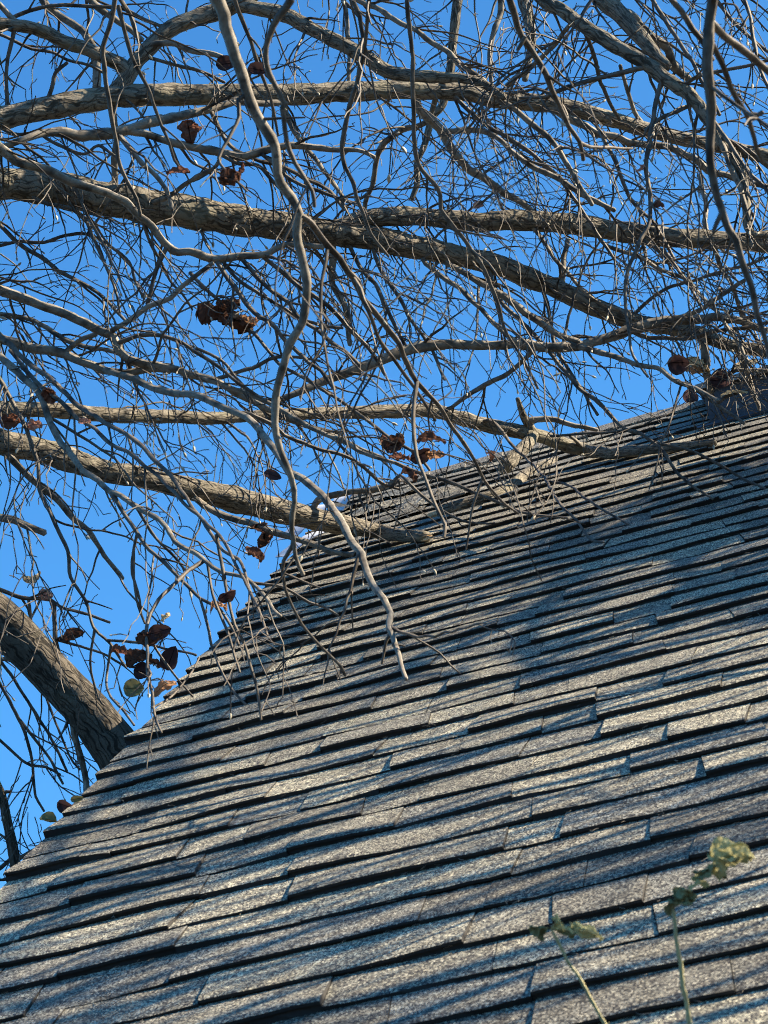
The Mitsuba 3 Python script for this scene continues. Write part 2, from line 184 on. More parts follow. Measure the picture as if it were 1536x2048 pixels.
('branch',1,[-746,5710,6016,-675,5711,5994,-617,5711,5973,-578,5718,5940,-548,5729,5893,-518,5739,5850,-478,5747,5811,-438,5755,5775,-399,5765,5729,-369,5775,5686,-293,5788,5619],[91,91,87,79,80,87,90,90,86,82,74]),
('branch',1,[-698,5065,6574,-870,5104,6383,-868,5163,6201,-843,5183,6150,-799,5196,6120,-766,5212,6081,-740,5223,6052,-702,5237,6019,-663,5255,5974,-622,5271,5938,-588,5289,5892,-546,5309,5843,-533,5322,5807,-506,5338,5766,-468,5357,5719,-430,5376,5672,-398,5394,5624,-374,5424,5542,-350,5446,5481,-334,5464,5432],[92,84,80,79,79,77,75,72,79,86,86,86,85,85,83,80,76,71,66,63]),
('branch',0.8,[-835,5074,6641,-596,5798,7172,-635,6156,7001,-668,6188,6905,-698,6215,6823,-728,6243,6741,-751,6265,6675,-799,6293,6579,-843,6298,6541,-887,6320,6462,-929,6335,6402,-944,6357,6340,-975,6370,6290],[215,197,187,172,159,153,152,135,127,113,103,93,84]),
('branch',1,[-698,5065,6574,-450,5748,7018,-477,6042,6845,-511,6063,6744,-529,6075,6687,-561,6083,6628,-584,6093,6572,-604,6114,6484,-608,6124,6443],[143,131,124,114,108,101,92,74,66]),
('branch',0.8,[-767,5071,6609,-499,6024,7336,-451,6366,7106,-463,6372,6978,-459,6378,6893,-468,6382,6801,-489,6380,6732,-518,6377,6645],[261,238,227,207,193,158,129,102]),
('branch',1,[-234,4860,5590,-298,4936,5603,-347,4998,5616,-405,5060,5634,-469,5127,5654],[59,65,67,69,75]),
('branch',1,[-77,4907,5413,-144,4897,5406,-205,4887,5404,-291,4875,5396,-354,4869,5384,-417,4854,5389],[71,66,62,55,49,39]),
('branch',1,[15,4941,5284,-34,4937,5273,-90,4934,5259,-129,4937,5240],[51,51,51,51]),
('branch',1,[-144,6076,6075,-175,6015,6116,-181,5953,6156,-180,5924,6176,-179,5881,6205],[71,71,64,62,62]),
('limb',0.9,[-1328,5551,5135,-1271,5573,5161,-1222,5590,5184,-1167,5612,5206,-1093,5642,5233,-986,5687,5269,-913,5721,5286,-842,5759,5294,-773,5800,5297,-703,5843,5295,-649,5872,5301,-578,5913,5303,-506,5957,5303,-448,5983,5316,-388,6006,5338,-326,6029,5361,-237,6071,5378,-136,6125,5385,-22,6192,5385,120,6281,5375,600,5900,5200,1200,5400,5200,1800,5000,5150],[86,104,120,135,150,160,160,147,133,139,145,148,149,152,159,165,157,141,113,92,92,86,80]),
('branch',0.8,[-837,5804,5661,-824,5818,5625,-775,5838,5579,-710,5864,5518,-657,5887,5462,-625,5907,5413,-577,5922,5378,-537,5939,5338,-493,5951,5310],[83,86,90,97,114,119,104,94,89]),
('branch',1,[-887,5768,5667,-877,5776,5608,-828,5781,5542,-785,5784,5488,-750,5791,5419,-715,5796,5351,-690,5799,5313,-657,5801,5272],[75,75,75,74,71,65,62,58]),
('branch',0.25,[-715,5896,5641,-692,5915,5502,-656,5914,5431,-627,5913,5365,-597,5911,5304,-569,5909,5238,-537,5907,5180,-515,5905,5127,-479,5901,5071,-447,5897,5009,-416,5894,4947,-370,5883,4914,-327,5877,4849,-304,5872,4777,-269,5866,4707,-216,5856,4639],[68,68,67,67,67,66,66,65,61,58,57,55,50,45,40,35]),
('branch',0.5,[-576,6019,5597,-571,6012,5451,-571,6003,5336,-537,5995,5228,-510,5989,5149,-489,5982,5069],[61,61,60,54,49,44]),
('branch',0.8,[-606,5897,5303,-672,5922,5277,-725,5941,5258,-799,5954,5251,-857,5968,5240,-903,5982,5227,-952,5994,5216],[67,67,73,75,65,55,45]),
('branch',0.6,[-506,5957,5303,-439,5928,5243,-353,5891,5164,-287,5862,5097,-236,5838,5025,-172,5808,4953,-133,5789,4902],[97,89,78,70,63,55,49]),
('twig',0,[-195,5819,4979,-145,5816,4914,-112,5814,4869,-80,5813,4822],[64,56,55,49]),
('twig',0.2,[-140,5816,4908,-115,5814,4920,-91,5816,4925,-42,5822,4931],[49,46,42,35]),
('branch',0.4,[-151,6370,5481,-152,6395,5437,-163,6425,5379,-166,6458,5320],[141,141,127,110]),
('twig',0.4,[-165,6449,5335,-121,6449,5351,-74,6450,5366,-11,6467,5356,71,6493,5340],[63,63,63,63,55]),
('branch',0.4,[-59,6447,5453,-47,6461,5433,-40,6498,5368,-40,6525,5320,-33,6556,5267],[102,100,88,76,63]),
('branch',1,[-377,6031,5745,-357,6048,5686,-261,6064,5617,-215,6079,5563,-148,6089,5517,-111,6106,5453,-76,6124,5383,-49,6147,5288,-26,6167,5208],[62,64,69,65,61,61,60,57,52]),
('branch',1,[-256,6112,5734,-234,6109,5689,-190,6101,5640,-165,6097,5567,-142,6092,5482,-125,6087,5409],[62,62,61,56,50,45]),
('branch',1,[-350,6226,5513,-251,6197,5555,-153,6188,5565,-45,6185,5567,73,6182,5566,163,6175,5575],[54,54,49,46,44,38]),
('branch',1,[-225,6077,5380,-134,6057,5375,-42,6024,5387,23,5999,5397],[68,67,64,59]),
('branch',1,[-40,6245,5730,-38,6320,5659,-18,6381,5610,-16,6441,5558,-15,6482,5522],[78,72,66,60,56]),
('branch',1,[-58,6234,5730,-49,6253,5792,-37,6279,5896,-29,6309,6023],[86,83,78,72]),
('branch',1,[-377,6203,5520,-330,6221,5441,-195,6212,5386,-104,6198,5367,-21,6184,5349,79,6163,5335],[62,62,61,61,58,53]),
('branch',1,[-513,6078,5573,-514,6086,5627,-496,6088,5699,-473,6092,5770],[108,93,93,78]),
('branch',0.6,[25,4948,5255,43,4946,5221,56,4942,5172,77,4935,5094,99,4928,5020,136,4918,4931],[58,57,57,54,50,49]),
('branch',0.6,[29,4952,5240,42,4960,5196,57,4981,5096,64,4995,5025,69,5011,4940],[77,76,76,73,69]),
('twig',0,[-341,5879,4875,-286,5885,4847,-228,5893,4813,-179,5906,4764,-141,5917,4724,-69,5886,4646],[50,46,42,42,41,35]),
('twig',0,[-945,6725,5590,-896,6713,5569,-842,6705,5454,-783,6577,5311,-695,6204,5007,-646,5925,4785,-593,5821,4655,-563,5768,4567,-527,5731,4530],[67,64,56,49,45,41,35,34,34]),
('twig',0,[-561,3908,3798,-566,3911,3790,-591,3927,3753,-614,3949,3706,-626,3959,3682],[24,24,23,19,19]),
('twig',0,[-613,3663,3893,-625,3667,3858,-636,3672,3813,-640,3683,3752,-632,3695,3693,-621,3707,3633,-616,3711,3612,-623,3714,3589],[42,39,37,35,32,32,32,32]),
('branch',0,[-790,6891,5585,-806,6849,5537,-843,6780,5466,-883,6706,5388],[187,206,242,255]),
('branch',0.3,[-791,6901,5590,-799,6848,5614,-802,6794,5635,-802,6747,5654],[170,144,108,76]),
('branch',0.1,[-799,6841,5616,-731,6857,5612,-676,6878,5593,-628,6896,5578,-577,6918,5555],[110,103,92,80,68]),
('twig',0,[-646,7073,5581,-665,6991,5581,-676,6952,5579],[78,63,51]),
('branch',1,[-220,4865,5573,-209,4962,5540,-215,5062,5500,-193,5163,5464],[59,59,53,47]),
('branch',1,[-14,4928,5333,41,4906,5339,117,4895,5320,219,4875,5300],[51,51,46,38]),
('branch',1,[50,4968,5173,93,4988,5153,141,5027,5100,198,5075,5034],[57,54,50,45]),
('branch',1,[121,5003,6087,-2,5041,5973,-31,5064,5837,-16,5078,5718,18,5093,5594,43,5105,5491,66,5119,5357],[70,64,61,61,57,52,46]),
('branch',1,[184,5006,6058,119,5177,6049,119,5258,5960,147,5289,5845,192,5318,5743,266,5345,5647],[65,59,56,56,49,41]),
('branch',1,[247,5012,6039,213,5031,5894,203,5044,5748,205,5055,5581,196,5061,5452,217,5072,5285],[62,56,54,53,53,45]),
('branch',1,[-307,5945,6107,-268,6004,5951,-251,6050,5821,-199,6086,5732,-166,6129,5617],[62,62,57,52,46]),
('branch',1,[-567,5909,5754,-519,5942,5649,-468,5977,5543,-424,6002,5471,-358,6018,5423],[69,62,61,57,53]),
('branch',1,[-693,5671,6128,-623,5706,6016,-523,5740,5909,-431,5781,5774,-373,5823,5633,-330,5861,5497],[69,68,64,57,51,45]),
('twig',0,[-416,5894,4947,-498,5876,4949,-574,5857,4957,-624,5844,4962],[43,43,39,36]),
('branch',0.3,[-2432,4959,5186,-2140,4882,5292,-1949,4817,5194,-1856,4778,5061,-1780,4742,4939,-1720,4715,4859,-1632,4670,4725,-1560,4634,4632,-1461,4582,4517,-1393,4539,4405,-1327,4490,4279,-1269,4442,4160,-1225,4402,4064,-1187,4373,4002,-1162,4333,3910,-1134,4293,3823,-1119,4266,3765],[83,76,73,71,68,64,59,55,54,50,45,41,37,35,31,28,26]),
('twig',0,[-1134,4293,3823,-1123,4295,3822,-1117,4300,3815],[26,24,21]),
('branch',0.3,[-2415,5003,5114,-2141,4907,5237,-1962,4840,5148,-1870,4803,5011,-1803,4775,4911,-1736,4741,4789,-1699,4707,4663,-1627,4668,4542,-1578,4639,4457,-1522,4611,4391,-1439,4567,4304,-1379,4528,4201,-1320,4493,4128,-1288,4472,4084,-1243,4445,4033,-1179,4405,3971,-1136,4374,3908,-1121,4355,3865,-1104,4343,3840],[114,104,99,92,89,87,81,75,70,67,61,56,52,50,47,43,40,38,37]),
('branch',0.3,[-1845,4812,5031,-1758,4759,4873,-1673,4710,4752,-1553,4636,4574,-1451,4572,4446,-1367,4512,4322,-1285,4446,4186,-1219,4387,4068,-1167,4325,3943,-1142,4284,3863,-1120,4248,3796],[52,56,53,48,46,41,39,36,31,28,26]),
('branch',0.8,[-2393,5046,5044,-2099,4793,5161,-1928,4782,5055,-1884,4827,4967,-1855,4873,4869,-1838,4914,4780,-1848,4954,4683,-1830,4994,4594,-1815,5024,4530,-1819,5051,4464,-1801,5079,4405,-1790,5110,4337,-1763,5131,4296,-1735,5163,4231],[67,61,58,58,54,52,52,51,49,45,42,38,36,32]),
('branch',0.7,[-2161,5459,5200,-2117,5526,5131,-2069,5589,5073,-2031,5638,5028,-1992,5687,4983,-1971,5740,4927,-1952,5781,4883,-1937,5815,4848],[108,102,96,87,79,73,69,66]),
('branch',0.8,[-2298,5194,4812,-2302,5296,4939,-2239,5358,4956,-2139,5400,4915,-2101,5415,4902,-2060,5439,4872,-2031,5455,4853],[145,133,126,114,107,101,98]),
('branch',0.5,[-1546,4623,4416,-1497,4622,4301,-1465,4620,4237,-1399,4615,4143,-1356,4611,4077,-1311,4605,4030,-1289,4603,3984,-1275,4599,3928],[54,47,47,42,38,34,34,34]),
('twig',0.5,[-1481,4590,4350,-1455,4636,4275,-1422,4669,4228,-1407,4688,4199],[41,36,32,29]),
('twig',0.6,[-1493,4622,4290,-1515,4641,4248,-1528,4661,4207,-1528,4691,4154,-1532,4707,4123],[35,35,35,32,29]),
('branch',0.4,[-1296,4478,4095,-1339,4417,4034,-1373,4362,3962,-1392,4318,3886,-1389,4280,3797,-1377,4241,3704,-1364,4206,3624,-1344,4182,3567],[50,45,44,39,37,34,29,25]),
('twig',0.1,[-1288,4472,4084,-1289,4483,4006,-1276,4492,3944,-1266,4500,3895,-1256,4511,3817],[34,33,33,31,27]),
('twig',0,[-1356,4611,4077,-1346,4603,4013,-1339,4597,3963,-1321,4586,3878,-1302,4579,3820,-1268,4570,3765],[34,34,34,29,28,28]),
('twig',0,[-1242,4409,4112,-1244,4431,4033,-1246,4449,3966,-1241,4465,3910,-1230,4483,3854,-1223,4504,3781,-1226,4525,3700],[39,39,36,33,33,32,27]),
('branch',0.1,[-1757,5989,5195,-1730,6005,5142,-1640,6015,5074,-1573,6019,5034,-1488,6027,4976,-1404,6033,4920,-1346,6039,4877,-1293,6038,4853],[99,103,106,106,105,96,84,74]),
('branch',1,[-2444,4916,5260,-2267,5069,5443,-2073,5125,5432,-1987,5128,5386,-1913,5131,5345,-1860,5137,5302,-1810,5145,5253,-1739,5150,5206,-1673,5150,5173,-1606,5157,5120],[81,74,70,70,70,69,67,63,59,54]),
('branch',0.8,[-1624,4940,5087,-1553,4939,5113,-1501,4936,5136,-1439,4942,5148,-1399,4939,5167,-1359,4936,5187,-1307,4933,5210],[66,71,73,69,62,59,59]),
('twig',0.5,[-1761,4973,5085,-1713,4970,5107,-1660,4973,5120],[73,67,66]),
('branch',1,[-2453,4722,5605,-2245,5019,5873,-2048,5155,5802,-1984,5174,5722,-1946,5187,5661,-1884,5202,5596,-1834,5214,5538,-1782,5223,5493,-1740,5231,5454,-1701,5244,5391,-1667,5255,5339],[67,61,58,62,65,64,62,59,55,48,42]),
('branch',1,[-2459,4807,5450,-2364,5186,5688,-2113,5291,5744,-2031,5283,5734,-1967,5277,5727,-1896,5279,5701,-1824,5270,5695,-1753,5270,5673,-1695,5282,5622,-1647,5298,5557,-1641,5311,5499,-1625,5324,5439],[59,54,51,51,51,51,51,49,45,41,39,36]),
('branch',1,[-1885,5038,5740,-1816,5066,5676,-1744,5083,5640,-1707,5101,5597,-1695,5118,5551,-1676,5148,5469,-1659,5170,5408,-1660,5196,5326],[57,56,54,51,48,43,39,35]),
('branch',1,[-1487,4921,5419,-1485,4984,5362,-1478,5019,5334,-1470,5069,5294,-1450,5109,5266,-1439,5149,5235],[47,42,39,34,31,27]),
('branch',0.8,[-1448,4999,5349,-1488,5018,5299,-1517,5039,5252,-1536,5051,5224],[61,56,54,54]),
('branch',0.8,[-1336,5073,5323,-1302,5089,5236,-1275,5098,5181,-1243,5107,5129,-1207,5114,5080,-1180,5123,5027,-1145,5129,4982,-1110,5138,4927,-1080,5147,4863],[61,68,67,64,60,60,57,52,46]),
('branch',1,[-1275,5098,5332,-1242,5122,5267,-1205,5141,5218,-1171,5156,5179,-1155,5169,5140,-1133,5182,5106,-1095,5197,5066,-1055,5213,5024,-1020,5232,4972],[61,61,60,56,54,54,54,51,47]),
('branch',1,[-1224,5121,5336,-1183,5168,5295,-1153,5207,5262,-1111,5249,5231,-1080,5285,5200,-1055,5322,5166,-1033,5358,5134,-1011,5396,5097,-995,5439,5053],[61,61,62,62,62,61,57,53,48]),
('branch',1,[-1322,5079,5324,-1298,5111,5275,-1257,5141,5236,-1210,5170,5200,-1165,5201,5162,-1110,5229,5129,-1053,5249,5113],[48,48,48,48,48,44,41]),
('branch',1,[-1437,5167,5371,-1413,5168,5327,-1365,5169,5255,-1318,5171,5176,-1277,5171,5116,-1239,5173,5037,-1212,5173,4991,-1163,5170,4941,-1100,5166,4864],[55,53,49,48,47,47,47,44,40]),
('branch',0.8,[-1406,5149,4996,-1334,5157,5007,-1268,5164,5017,-1226,5170,5023,-1176,5184,5015,-1120,5203,5000],[54,54,54,47,39,34]),
('branch',0.7,[-1601,4958,5062,-1527,4954,5064,-1475,4960,5050,-1420,4972,5021,-1371,4993,4966,-1308,5025,4887,-1231,5056,4808],[59,55,53,52,51,46,45]),
('branch',0.5,[-1417,5057,4949,-1382,5053,4930,-1306,5050,4869,-1236,5047,4814,-1192,5048,4763,-1121,5046,4695,-1049,5042,4633,-1010,5042,4590,-932,5034,4535],[73,70,65,65,65,64,59,55,50]),
('branch',0.5,[-1250,4772,4635,-1225,4791,4635,-1184,4843,4616,-1145,4900,4591,-1096,4951,4579,-1046,5001,4568,-1016,5043,4550,-990,5092,4523,-951,5130,4514],[49,49,50,50,50,46,44,41,38]),
('branch',0.8,[-1170,5170,4948,-1091,5176,4860,-1033,5182,4789,-966,5189,4707,-906,5193,4643,-877,5198,4584],[53,48,46,46,42,39]),
('branch',0.3,[-1474,6335,5180,-1428,6318,5227,-1348,6330,5234,-1286,6343,5232,-1231,6354,5231,-1173,6359,5243],[111,106,100,95,88,79]),
('branch',1,[-655,3402,3986,-652,3497,3964,-652,3574,3945,-640,3661,3926,-626,3738,3910,-616,3811,3891],[36,36,35,33,31,29]),
('branch',1,[-1113,5604,5690,-1129,5648,5605,-1138,5683,5539,-1139,5728,5459,-1143,5764,5392],[119,108,97,85,74]),
('branch',1,[-1081,5626,5688,-1054,5661,5588,-1021,5682,5519,-1001,5702,5453,-992,5720,5389,-972,5743,5308],[67,62,59,59,56,51]),
('branch',1,[-1017,5673,5682,-998,5696,5565,-963,5711,5464,-934,5723,5373,-898,5736,5281,-880,5748,5178],[60,59,57,53,48,43]),
('branch',0.3,[-2025,5482,4391,-2026,5527,4311,-2032,5568,4234,-2034,5602,4173,-2038,5629,4122,-2045,5656,4073],[89,95,89,84,82,82]),
('branch',0.7,[-2158,5354,4574,-2264,5467,4647,-2284,5543,4607,-2258,5606,4503,-2240,5644,4442,-2230,5671,4396,-2224,5712,4326,-2235,5753,4248,-2241,5769,4217,-2229,5794,4177],[57,52,49,49,49,49,45,40,38,35]),
('branch',0.7,[-2181,5334,4601,-2299,5500,4731,-2307,5609,4690,-2276,5663,4604,-2246,5704,4540,-2221,5741,4483,-2212,5771,4432,-2195,5789,4407,-2182,5823,4351,-2172,5850,4305],[57,52,50,45,43,43,43,41,38,36]),
('twig',0.7,[-2235,5657,4420,-2206,5697,4360,-2176,5737,4297,-2159,5775,4236],[42,42,40,35]),
('branch',0.7,[-2081,5422,4479,-2362,5587,4553,-2382,5710,4482,-2330,5757,4415,-2297,5793,4363,-2264,5815,4336,-2226,5828,4325,-2193,5849,4300],[57,52,50,43,43,42,39,36]),
('branch',0.6,[-2220,5293,4661,-2283,5398,4764,-2251,5460,4767,-2191,5491,4733,-2141,5517,4704,-2064,5542,4687,-2041,5560,4662,-1973,5587,4637,-1920,5613,4610],[81,74,70,64,58,51,48,41,35]),
('twig',0.4,[-2055,5546,4682,-2067,5568,4638,-2075,5591,4595,-2079,5614,4551],[63,59,56,56]),
('twig',0.2,[-2058,5544,4684,-2062,5536,4526,-2052,5530,4411,-2042,5526,4349,-2019,5524,4317],[35,35,33,29,27]),
('twig',0.2,[-2090,5533,4694,-2130,5480,4560,-2113,5456,4467,-2097,5446,4430],[35,28,27,27]),
('twig',0.3,[-1790,5110,4337,-1823,5147,4259,-1827,5189,4182,-1815,5204,4160],[38,33,27,26]),
('branch',0.6,[-2076,5594,4590,-1965,5643,4539,-1907,5677,4499,-1846,5701,4478],[42,35,33,28]),
('twig',0.3,[-1766,5128,4302,-1659,5089,4250,-1598,5067,4207,-1527,5039,4163,-1507,5032,4149],[38,37,32,31,31]),
('branch',0.6,[-1759,5135,4289,-1790,5168,4218,-1763,5110,4133,-1720,5068,4065,-1685,5032,4005],[38,32,31,31,31]),
('twig',0,[-1393,4308,3865,-1378,4342,3811,-1354,4371,3767,-1334,4395,3731],[27,26,21,21]),
('branch',0.4,[-1510,4636,4258,-1529,4673,4185,-1533,4697,4141,-1528,4718,4104],[29,29,29,29]),
('twig',0.3,[-1368,4214,3642,-1343,4263,3680,-1316,4326,3748,-1302,4368,3805],[26,23,21,21]),
('branch',0.6,[-1777,4913,6187,-1817,4875,6242,-1869,4829,6305],[86,86,86]),
('branch',1,[-2372,4447,6126,-2197,4762,6308,-1948,5005,6315,-1888,5048,6299,-1853,5077,6284,-1813,5108,6269,-1765,5140,6260,-1730,5171,6242,-1678,5206,6230,-1643,5238,6212],[59,54,51,52,52,52,49,46,45,45]),
('branch',0.9,[-1788,4907,6187,-1828,4943,6109,-1851,4970,6053,-1869,5001,5991,-1883,5017,5956],[64,57,52,50,50]),
('branch',0.8,[-1783,5015,5954,-1748,5010,5975,-1727,4999,6002,-1709,4982,6039,-1667,4979,6060],[64,64,62,56,50]),
('branch',0.9,[-1914,5167,6452,-1874,5168,6465,-1804,5174,6479,-1754,5185,6476,-1654,5215,6457,-1564,5247,6433,-1513,5272,6404,-1460,5301,6371],[68,65,61,60,59,53,53,53]),
('branch',0.8,[-1471,5118,6141,-1455,5108,6148,-1397,5110,6130,-1343,5118,6098,-1265,5127,6058,-1238,5134,6033,-1182,5150,5978],[109,104,94,84,79,78,64]),
('branch',1,[-1490,5117,6123,-1466,5125,6118,-1415,5148,6093,-1381,5163,6079,-1336,5181,6062,-1275,5214,6024],[58,56,51,51,50,44]),
('branch',0.7,[-1589,5120,6012,-1618,5187,5950,-1636,5241,5899,-1665,5293,5849,-1686,5327,5815],[116,102,102,99,95]),
('branch',1,[-2429,4612,5810,-2233,4917,6031,-1976,5058,6001,-1892,5076,5955,-1809,5084,5931,-1762,5101,5885,-1694,5120,5837,-1646,5111,5846,-1598,5128,5800],[67,61,58,53,50,50,49,46,43]),
('branch',0.8,[-1569,5042,5826,-1518,5066,5729,-1484,5078,5679,-1454,5093,5611,-1448,5105,5548],[85,74,69,62,56]),
('branch',0.6,[-1578,5269,5719,-1504,5219,5679,-1424,5155,5661,-1358,5108,5638,-1303,5069,5619,-1276,5036,5618],[65,64,63,62,58,55]),
('branch',1,[-966,5076,6693,-951,5491,6847,-964,5677,6704,-972,5697,6619,-982,5724,6509,-1007,5755,6367,-1012,5766,6318],[92,84,80,74,71,66,63]),
('branch',0.8,[-723,5652,6126,-791,5715,6070,-873,5731,6085,-922,5756,6072,-962,5782,6054,-994,5820,6025,-1036,5872,5984,-1063,5917,5948],[84,84,104,98,86,81,75,70]),
('branch',1,[-1151,5394,6071,-1152,5433,6002,-1135,5464,5951,-1110,5494,5906,-1090,5525,5857,-1079,5542,5832,-1051,5580,5772],[82,78,74,70,66,64,59]),
('branch',1,[-1327,5209,5935,-1303,5244,5842,-1234,5273,5772,-1172,5288,5737,-1118,5304,5702,-1074,5320,5664,-1044,5335,5629,-1014,5357,5572],[65,59,57,57,57,56,54,50]),
('branch',1,[-1313,5182,5756,-1267,5211,5721,-1215,5228,5709,-1191,5251,5676,-1171,5275,5640,-1144,5304,5597],[57,57,55,51,47,43]),
('branch',1,[-1207,5222,5754,-1157,5243,5682,-1100,5260,5623,-1033,5271,5576,-956,5285,5520],[57,53,50,49,49]),
('twig',0,[-1179,4405,3971,-1138,4419,3960,-1116,4427,3953,-1096,4438,3940,-1067,4457,3917,-1040,4470,3903,-1013,4487,3881],[38,34,33,33,33,31,27]),
('branch',0.5,[-50,4917,5375,-93,4925,5293,-109,4928,5246,-130,4933,5185,-146,4939,5123,-156,4947,5054,-172,4955,4978,-215,4950,4918,-251,4950,4851,-270,4953,4796,-282,4961,4717,-292,4970,4638,-280,4977,4594,-267,4983,4557],[64,60,58,57,57,53,50,50,47,44,40,35,33,31]),
('twig',0,[-705,6248,5042,-639,6195,4983,-569,6003,4810,-501,5923,4701,-461,5876,4638],[46,40,36,32,28]),
('twig',0,[-932,5034,4535,-867,5053,4488,-800,5067,4450,-735,5085,4404,-680,5098,4370,-623,5111,4336,-545,5121,4307],[50,50,45,44,41,37,31]),
('twig',0,[-966,5116,4517,-939,5104,4538,-897,5118,4475,-853,5129,4425,-806,5137,4385,-756,5139,4361,-728,5137,4354],[44,44,43,37,32,27,25]),
('twig',0,[-864,5127,4436,-840,5125,4447,-814,5128,4452,-788,5131,4455],[38,38,36,31]),
('branch',0.8,[-1396,4981,4997,-1339,5014,4959,-1318,5039,4921,-1299,5062,4885,-1285,5087,4845],[39,39,39,37,33]),
('branch',0.6,[-2122,5524,4699,-2144,5611,4536,-2145,5660,4447,-2134,5695,4387,-2122,5746,4300,-2104,5770,4263],[42,35,35,34,30,28]),
('branch',0.2,[2461,6078,6196,2236,6155,6167,2105,6266,5919,1918,6316,5717,1819,6448,5584],[168,131,95,58,22]),
('branch',0.2,[2122,6144,6176,2184,6689,6421,2438,7152,6372,2473,7234,6424,2612,7342,6456],[68,56,45,33,22]),
('branch',0.2,[1454,2825,4263,1325,3328,4142,1241,3900,3748,1284,4020,3703,1326,4202,3656],[61,51,42,32,22]),
('branch',0.2,[2444,5400,5578,2180,5619,5812,2079,5846,5879,1956,5881,5889,1796,6035,5867],[88,71,55,38,22]),
('branch',0.2,[2596,5333,5585,2582,5355,5508,2602,5364,5425,2560,5461,5250,2593,5505,4993],[103,83,62,42,22]),
('branch',0.2,[1314,2850,4222,1382,3067,3871,1339,3213,3361,1368,3283,3211,1372,3297,3081],[150,118,86,54,22]),
('branch',0.2,[2144,5533,5561,2092,5730,5646,2229,5957,5693,2260,6115,5656,2351,6233,5642],[73,60,48,35,22]),
('branch',0.2,[693,5822,5190,607,5740,5340,519,5524,5343,530,5389,5427,453,5271,5588],[177,138,100,61,22]),
('branch',0.2,[893,5651,5192,1017,5595,5233,1083,5753,5140,1325,5859,5127,1554,5906,5193],[85,69,54,38,22]),
('branch',0.2,[1581,5806,5506,1580,6293,5672,1391,6682,5636,1423,6800,5703,1460,6958,5703],[106,85,64,43,22]),
('branch',0.2,[2144,5533,5561,2062,5311,5371,2207,5156,5007,2287,5019,4861,2360,4909,4699],[160,126,91,57,22]),
('branch',0.2,[2266,3867,4818,2359,3712,4493,2611,3669,3804,2645,3594,3568,2686,3451,3390],[105,84,63,43,22]),
('branch',0.2,[1919,2748,4370,1820,2997,3968,1793,3157,3470,1865,3247,3281,1868,3446,3145],[120,95,71,46,22]),
('branch',0.2,[2632,6040,6201,2688,6693,6601,2715,7357,6601,2855,7561,6642,3028,7685,6698],[176,137,99,60,22]),
('branch',0.2,[1859,5668,5537,2013,5771,5471,2304,5840,5274,2420,6005,5169,2623,6184,5114],[135,107,79,50,22]),
('branch',0.2,[2122,6144,6176,2329,6441,6406,2579,6705,6399,2767,6837,6420,2887,6979,6555],[128,101,75,48,22]),
('branch',0.2,[1496,6239,6118,1632,6269,6109,1746,6431,6062,1803,6505,5938,1918,6590,5910],[127,101,75,48,22]),
('branch',0.2,[2144,5533,5561,2233,5588,5520,2222,5708,5415,2226,5808,5246,2210,5782,5163],[91,73,56,39,22]),
('branch',0.2,[2800,6000,6200,2946,6147,6097,3033,6216,5824,3036,6287,5627,3021,6427,5376],[94,76,58,40,22]),
('branch',0.2,[1581,5806,5506,1668,5960,5567,1606,6057,5593,1627,6299,5665,1578,6611,5795],[169,132,95,59,22]),
('branch',0.2,[923,2899,4115,752,3202,3924,537,3470,3612,471,3628,3426,401,3802,3255],[112,90,67,45,22]),
('branch',0.2,[2461,6078,6196,2519,6159,5999,2605,6146,5647,2596,6280,5431,2655,6369,5298],[155,122,89,55,22]),
('branch',0.2,[1919,2748,4370,2061,3127,4245,2270,3618,3853,2391,3675,3633,2434,3785,3380],[164,129,93,58,22]),
('branch',0.2,[2130,3933,4837,2480,4025,4747,2906,4204,4270,2996,4192,4110,3164,4195,3989],[97,78,59,41,22]),
('branch',0.2,[2130,3933,4837,2115,4138,4868,1969,4526,4436,1919,4618,4386,1797,4700,4347],[118,94,70,46,22]),
('branch',0.2,[1086,6056,5425,997,6169,5454,963,6420,5399,876,6464,5422,751,6585,5354],[96,77,59,40,22]),
('branch',0.2,[1400,5259,5187,1485,5396,5332,1457,5508,5311,1531,5548,5553,1492,5587,5623],[158,124,90,56,22]),
('branch',0.2,[2122,6144,6176,1878,6531,6326,1613,6877,6153,1539,6954,6058,1485,7056,5930],[164,129,93,58,22]),
('branch',0.2,[1581,5806,5506,1578,5852,5397,1472,5686,5107,1432,5596,4966,1436,5500,4848],[161,126,92,57,22]),
('branch',0.2,[2144,5533,5561,2143,5566,5525,2324,5614,5602,2531,5548,5702,2732,5503,5825],[72,59,47,34,22]),
('branch',0.2,[2461,6078,6196,2661,6166,6320,2866,6266,6214,3075,6384,6103,3263,6518,5985],[95,77,58,40,22]),
('branch',0.2,[2800,6000,6200,2861,6198,6434,2840,6514,6446,2793,6581,6473,2884,6766,6554],[116,92,69,45,22]),
('branch',0.2,[1958,6174,6163,1942,6466,6148,1813,6742,5959,1823,6886,5865,1691,7094,5872],[68,56,45,33,22]),
('branch',0.2,[1581,5806,5506,1531,5765,5382,1558,5779,5099,1661,5712,4974,1666,5653,4811],[147,116,85,53,22]),
('branch',0.2,[509,5976,5221,377,5858,5123,251,5756,4856,215,5667,4770,225,5609,4608],[120,95,71,46,22]),
('branch',0.2,[1600,5130,5169,1626,5247,5259,1550,5451,5135,1700,5572,5054,1765,5634,4954],[94,76,58,40,22]),
('branch',0.2,[978,6107,5394,964,6254,5586,944,6407,5717,984,6569,5816,1084,6684,5839],[67,56,45,33,22]),
('branch',0.2,[1500,5194,5178,1603,5394,5193,1699,5540,5150,1777,5906,5062,1845,6046,4967],[145,114,84,53,22]),
('branch',0.2,[1496,6239,6118,1799,6521,6206,1939,6842,6165,2035,6894,6078,2074,7034,6007],[73,60,47,35,22]),
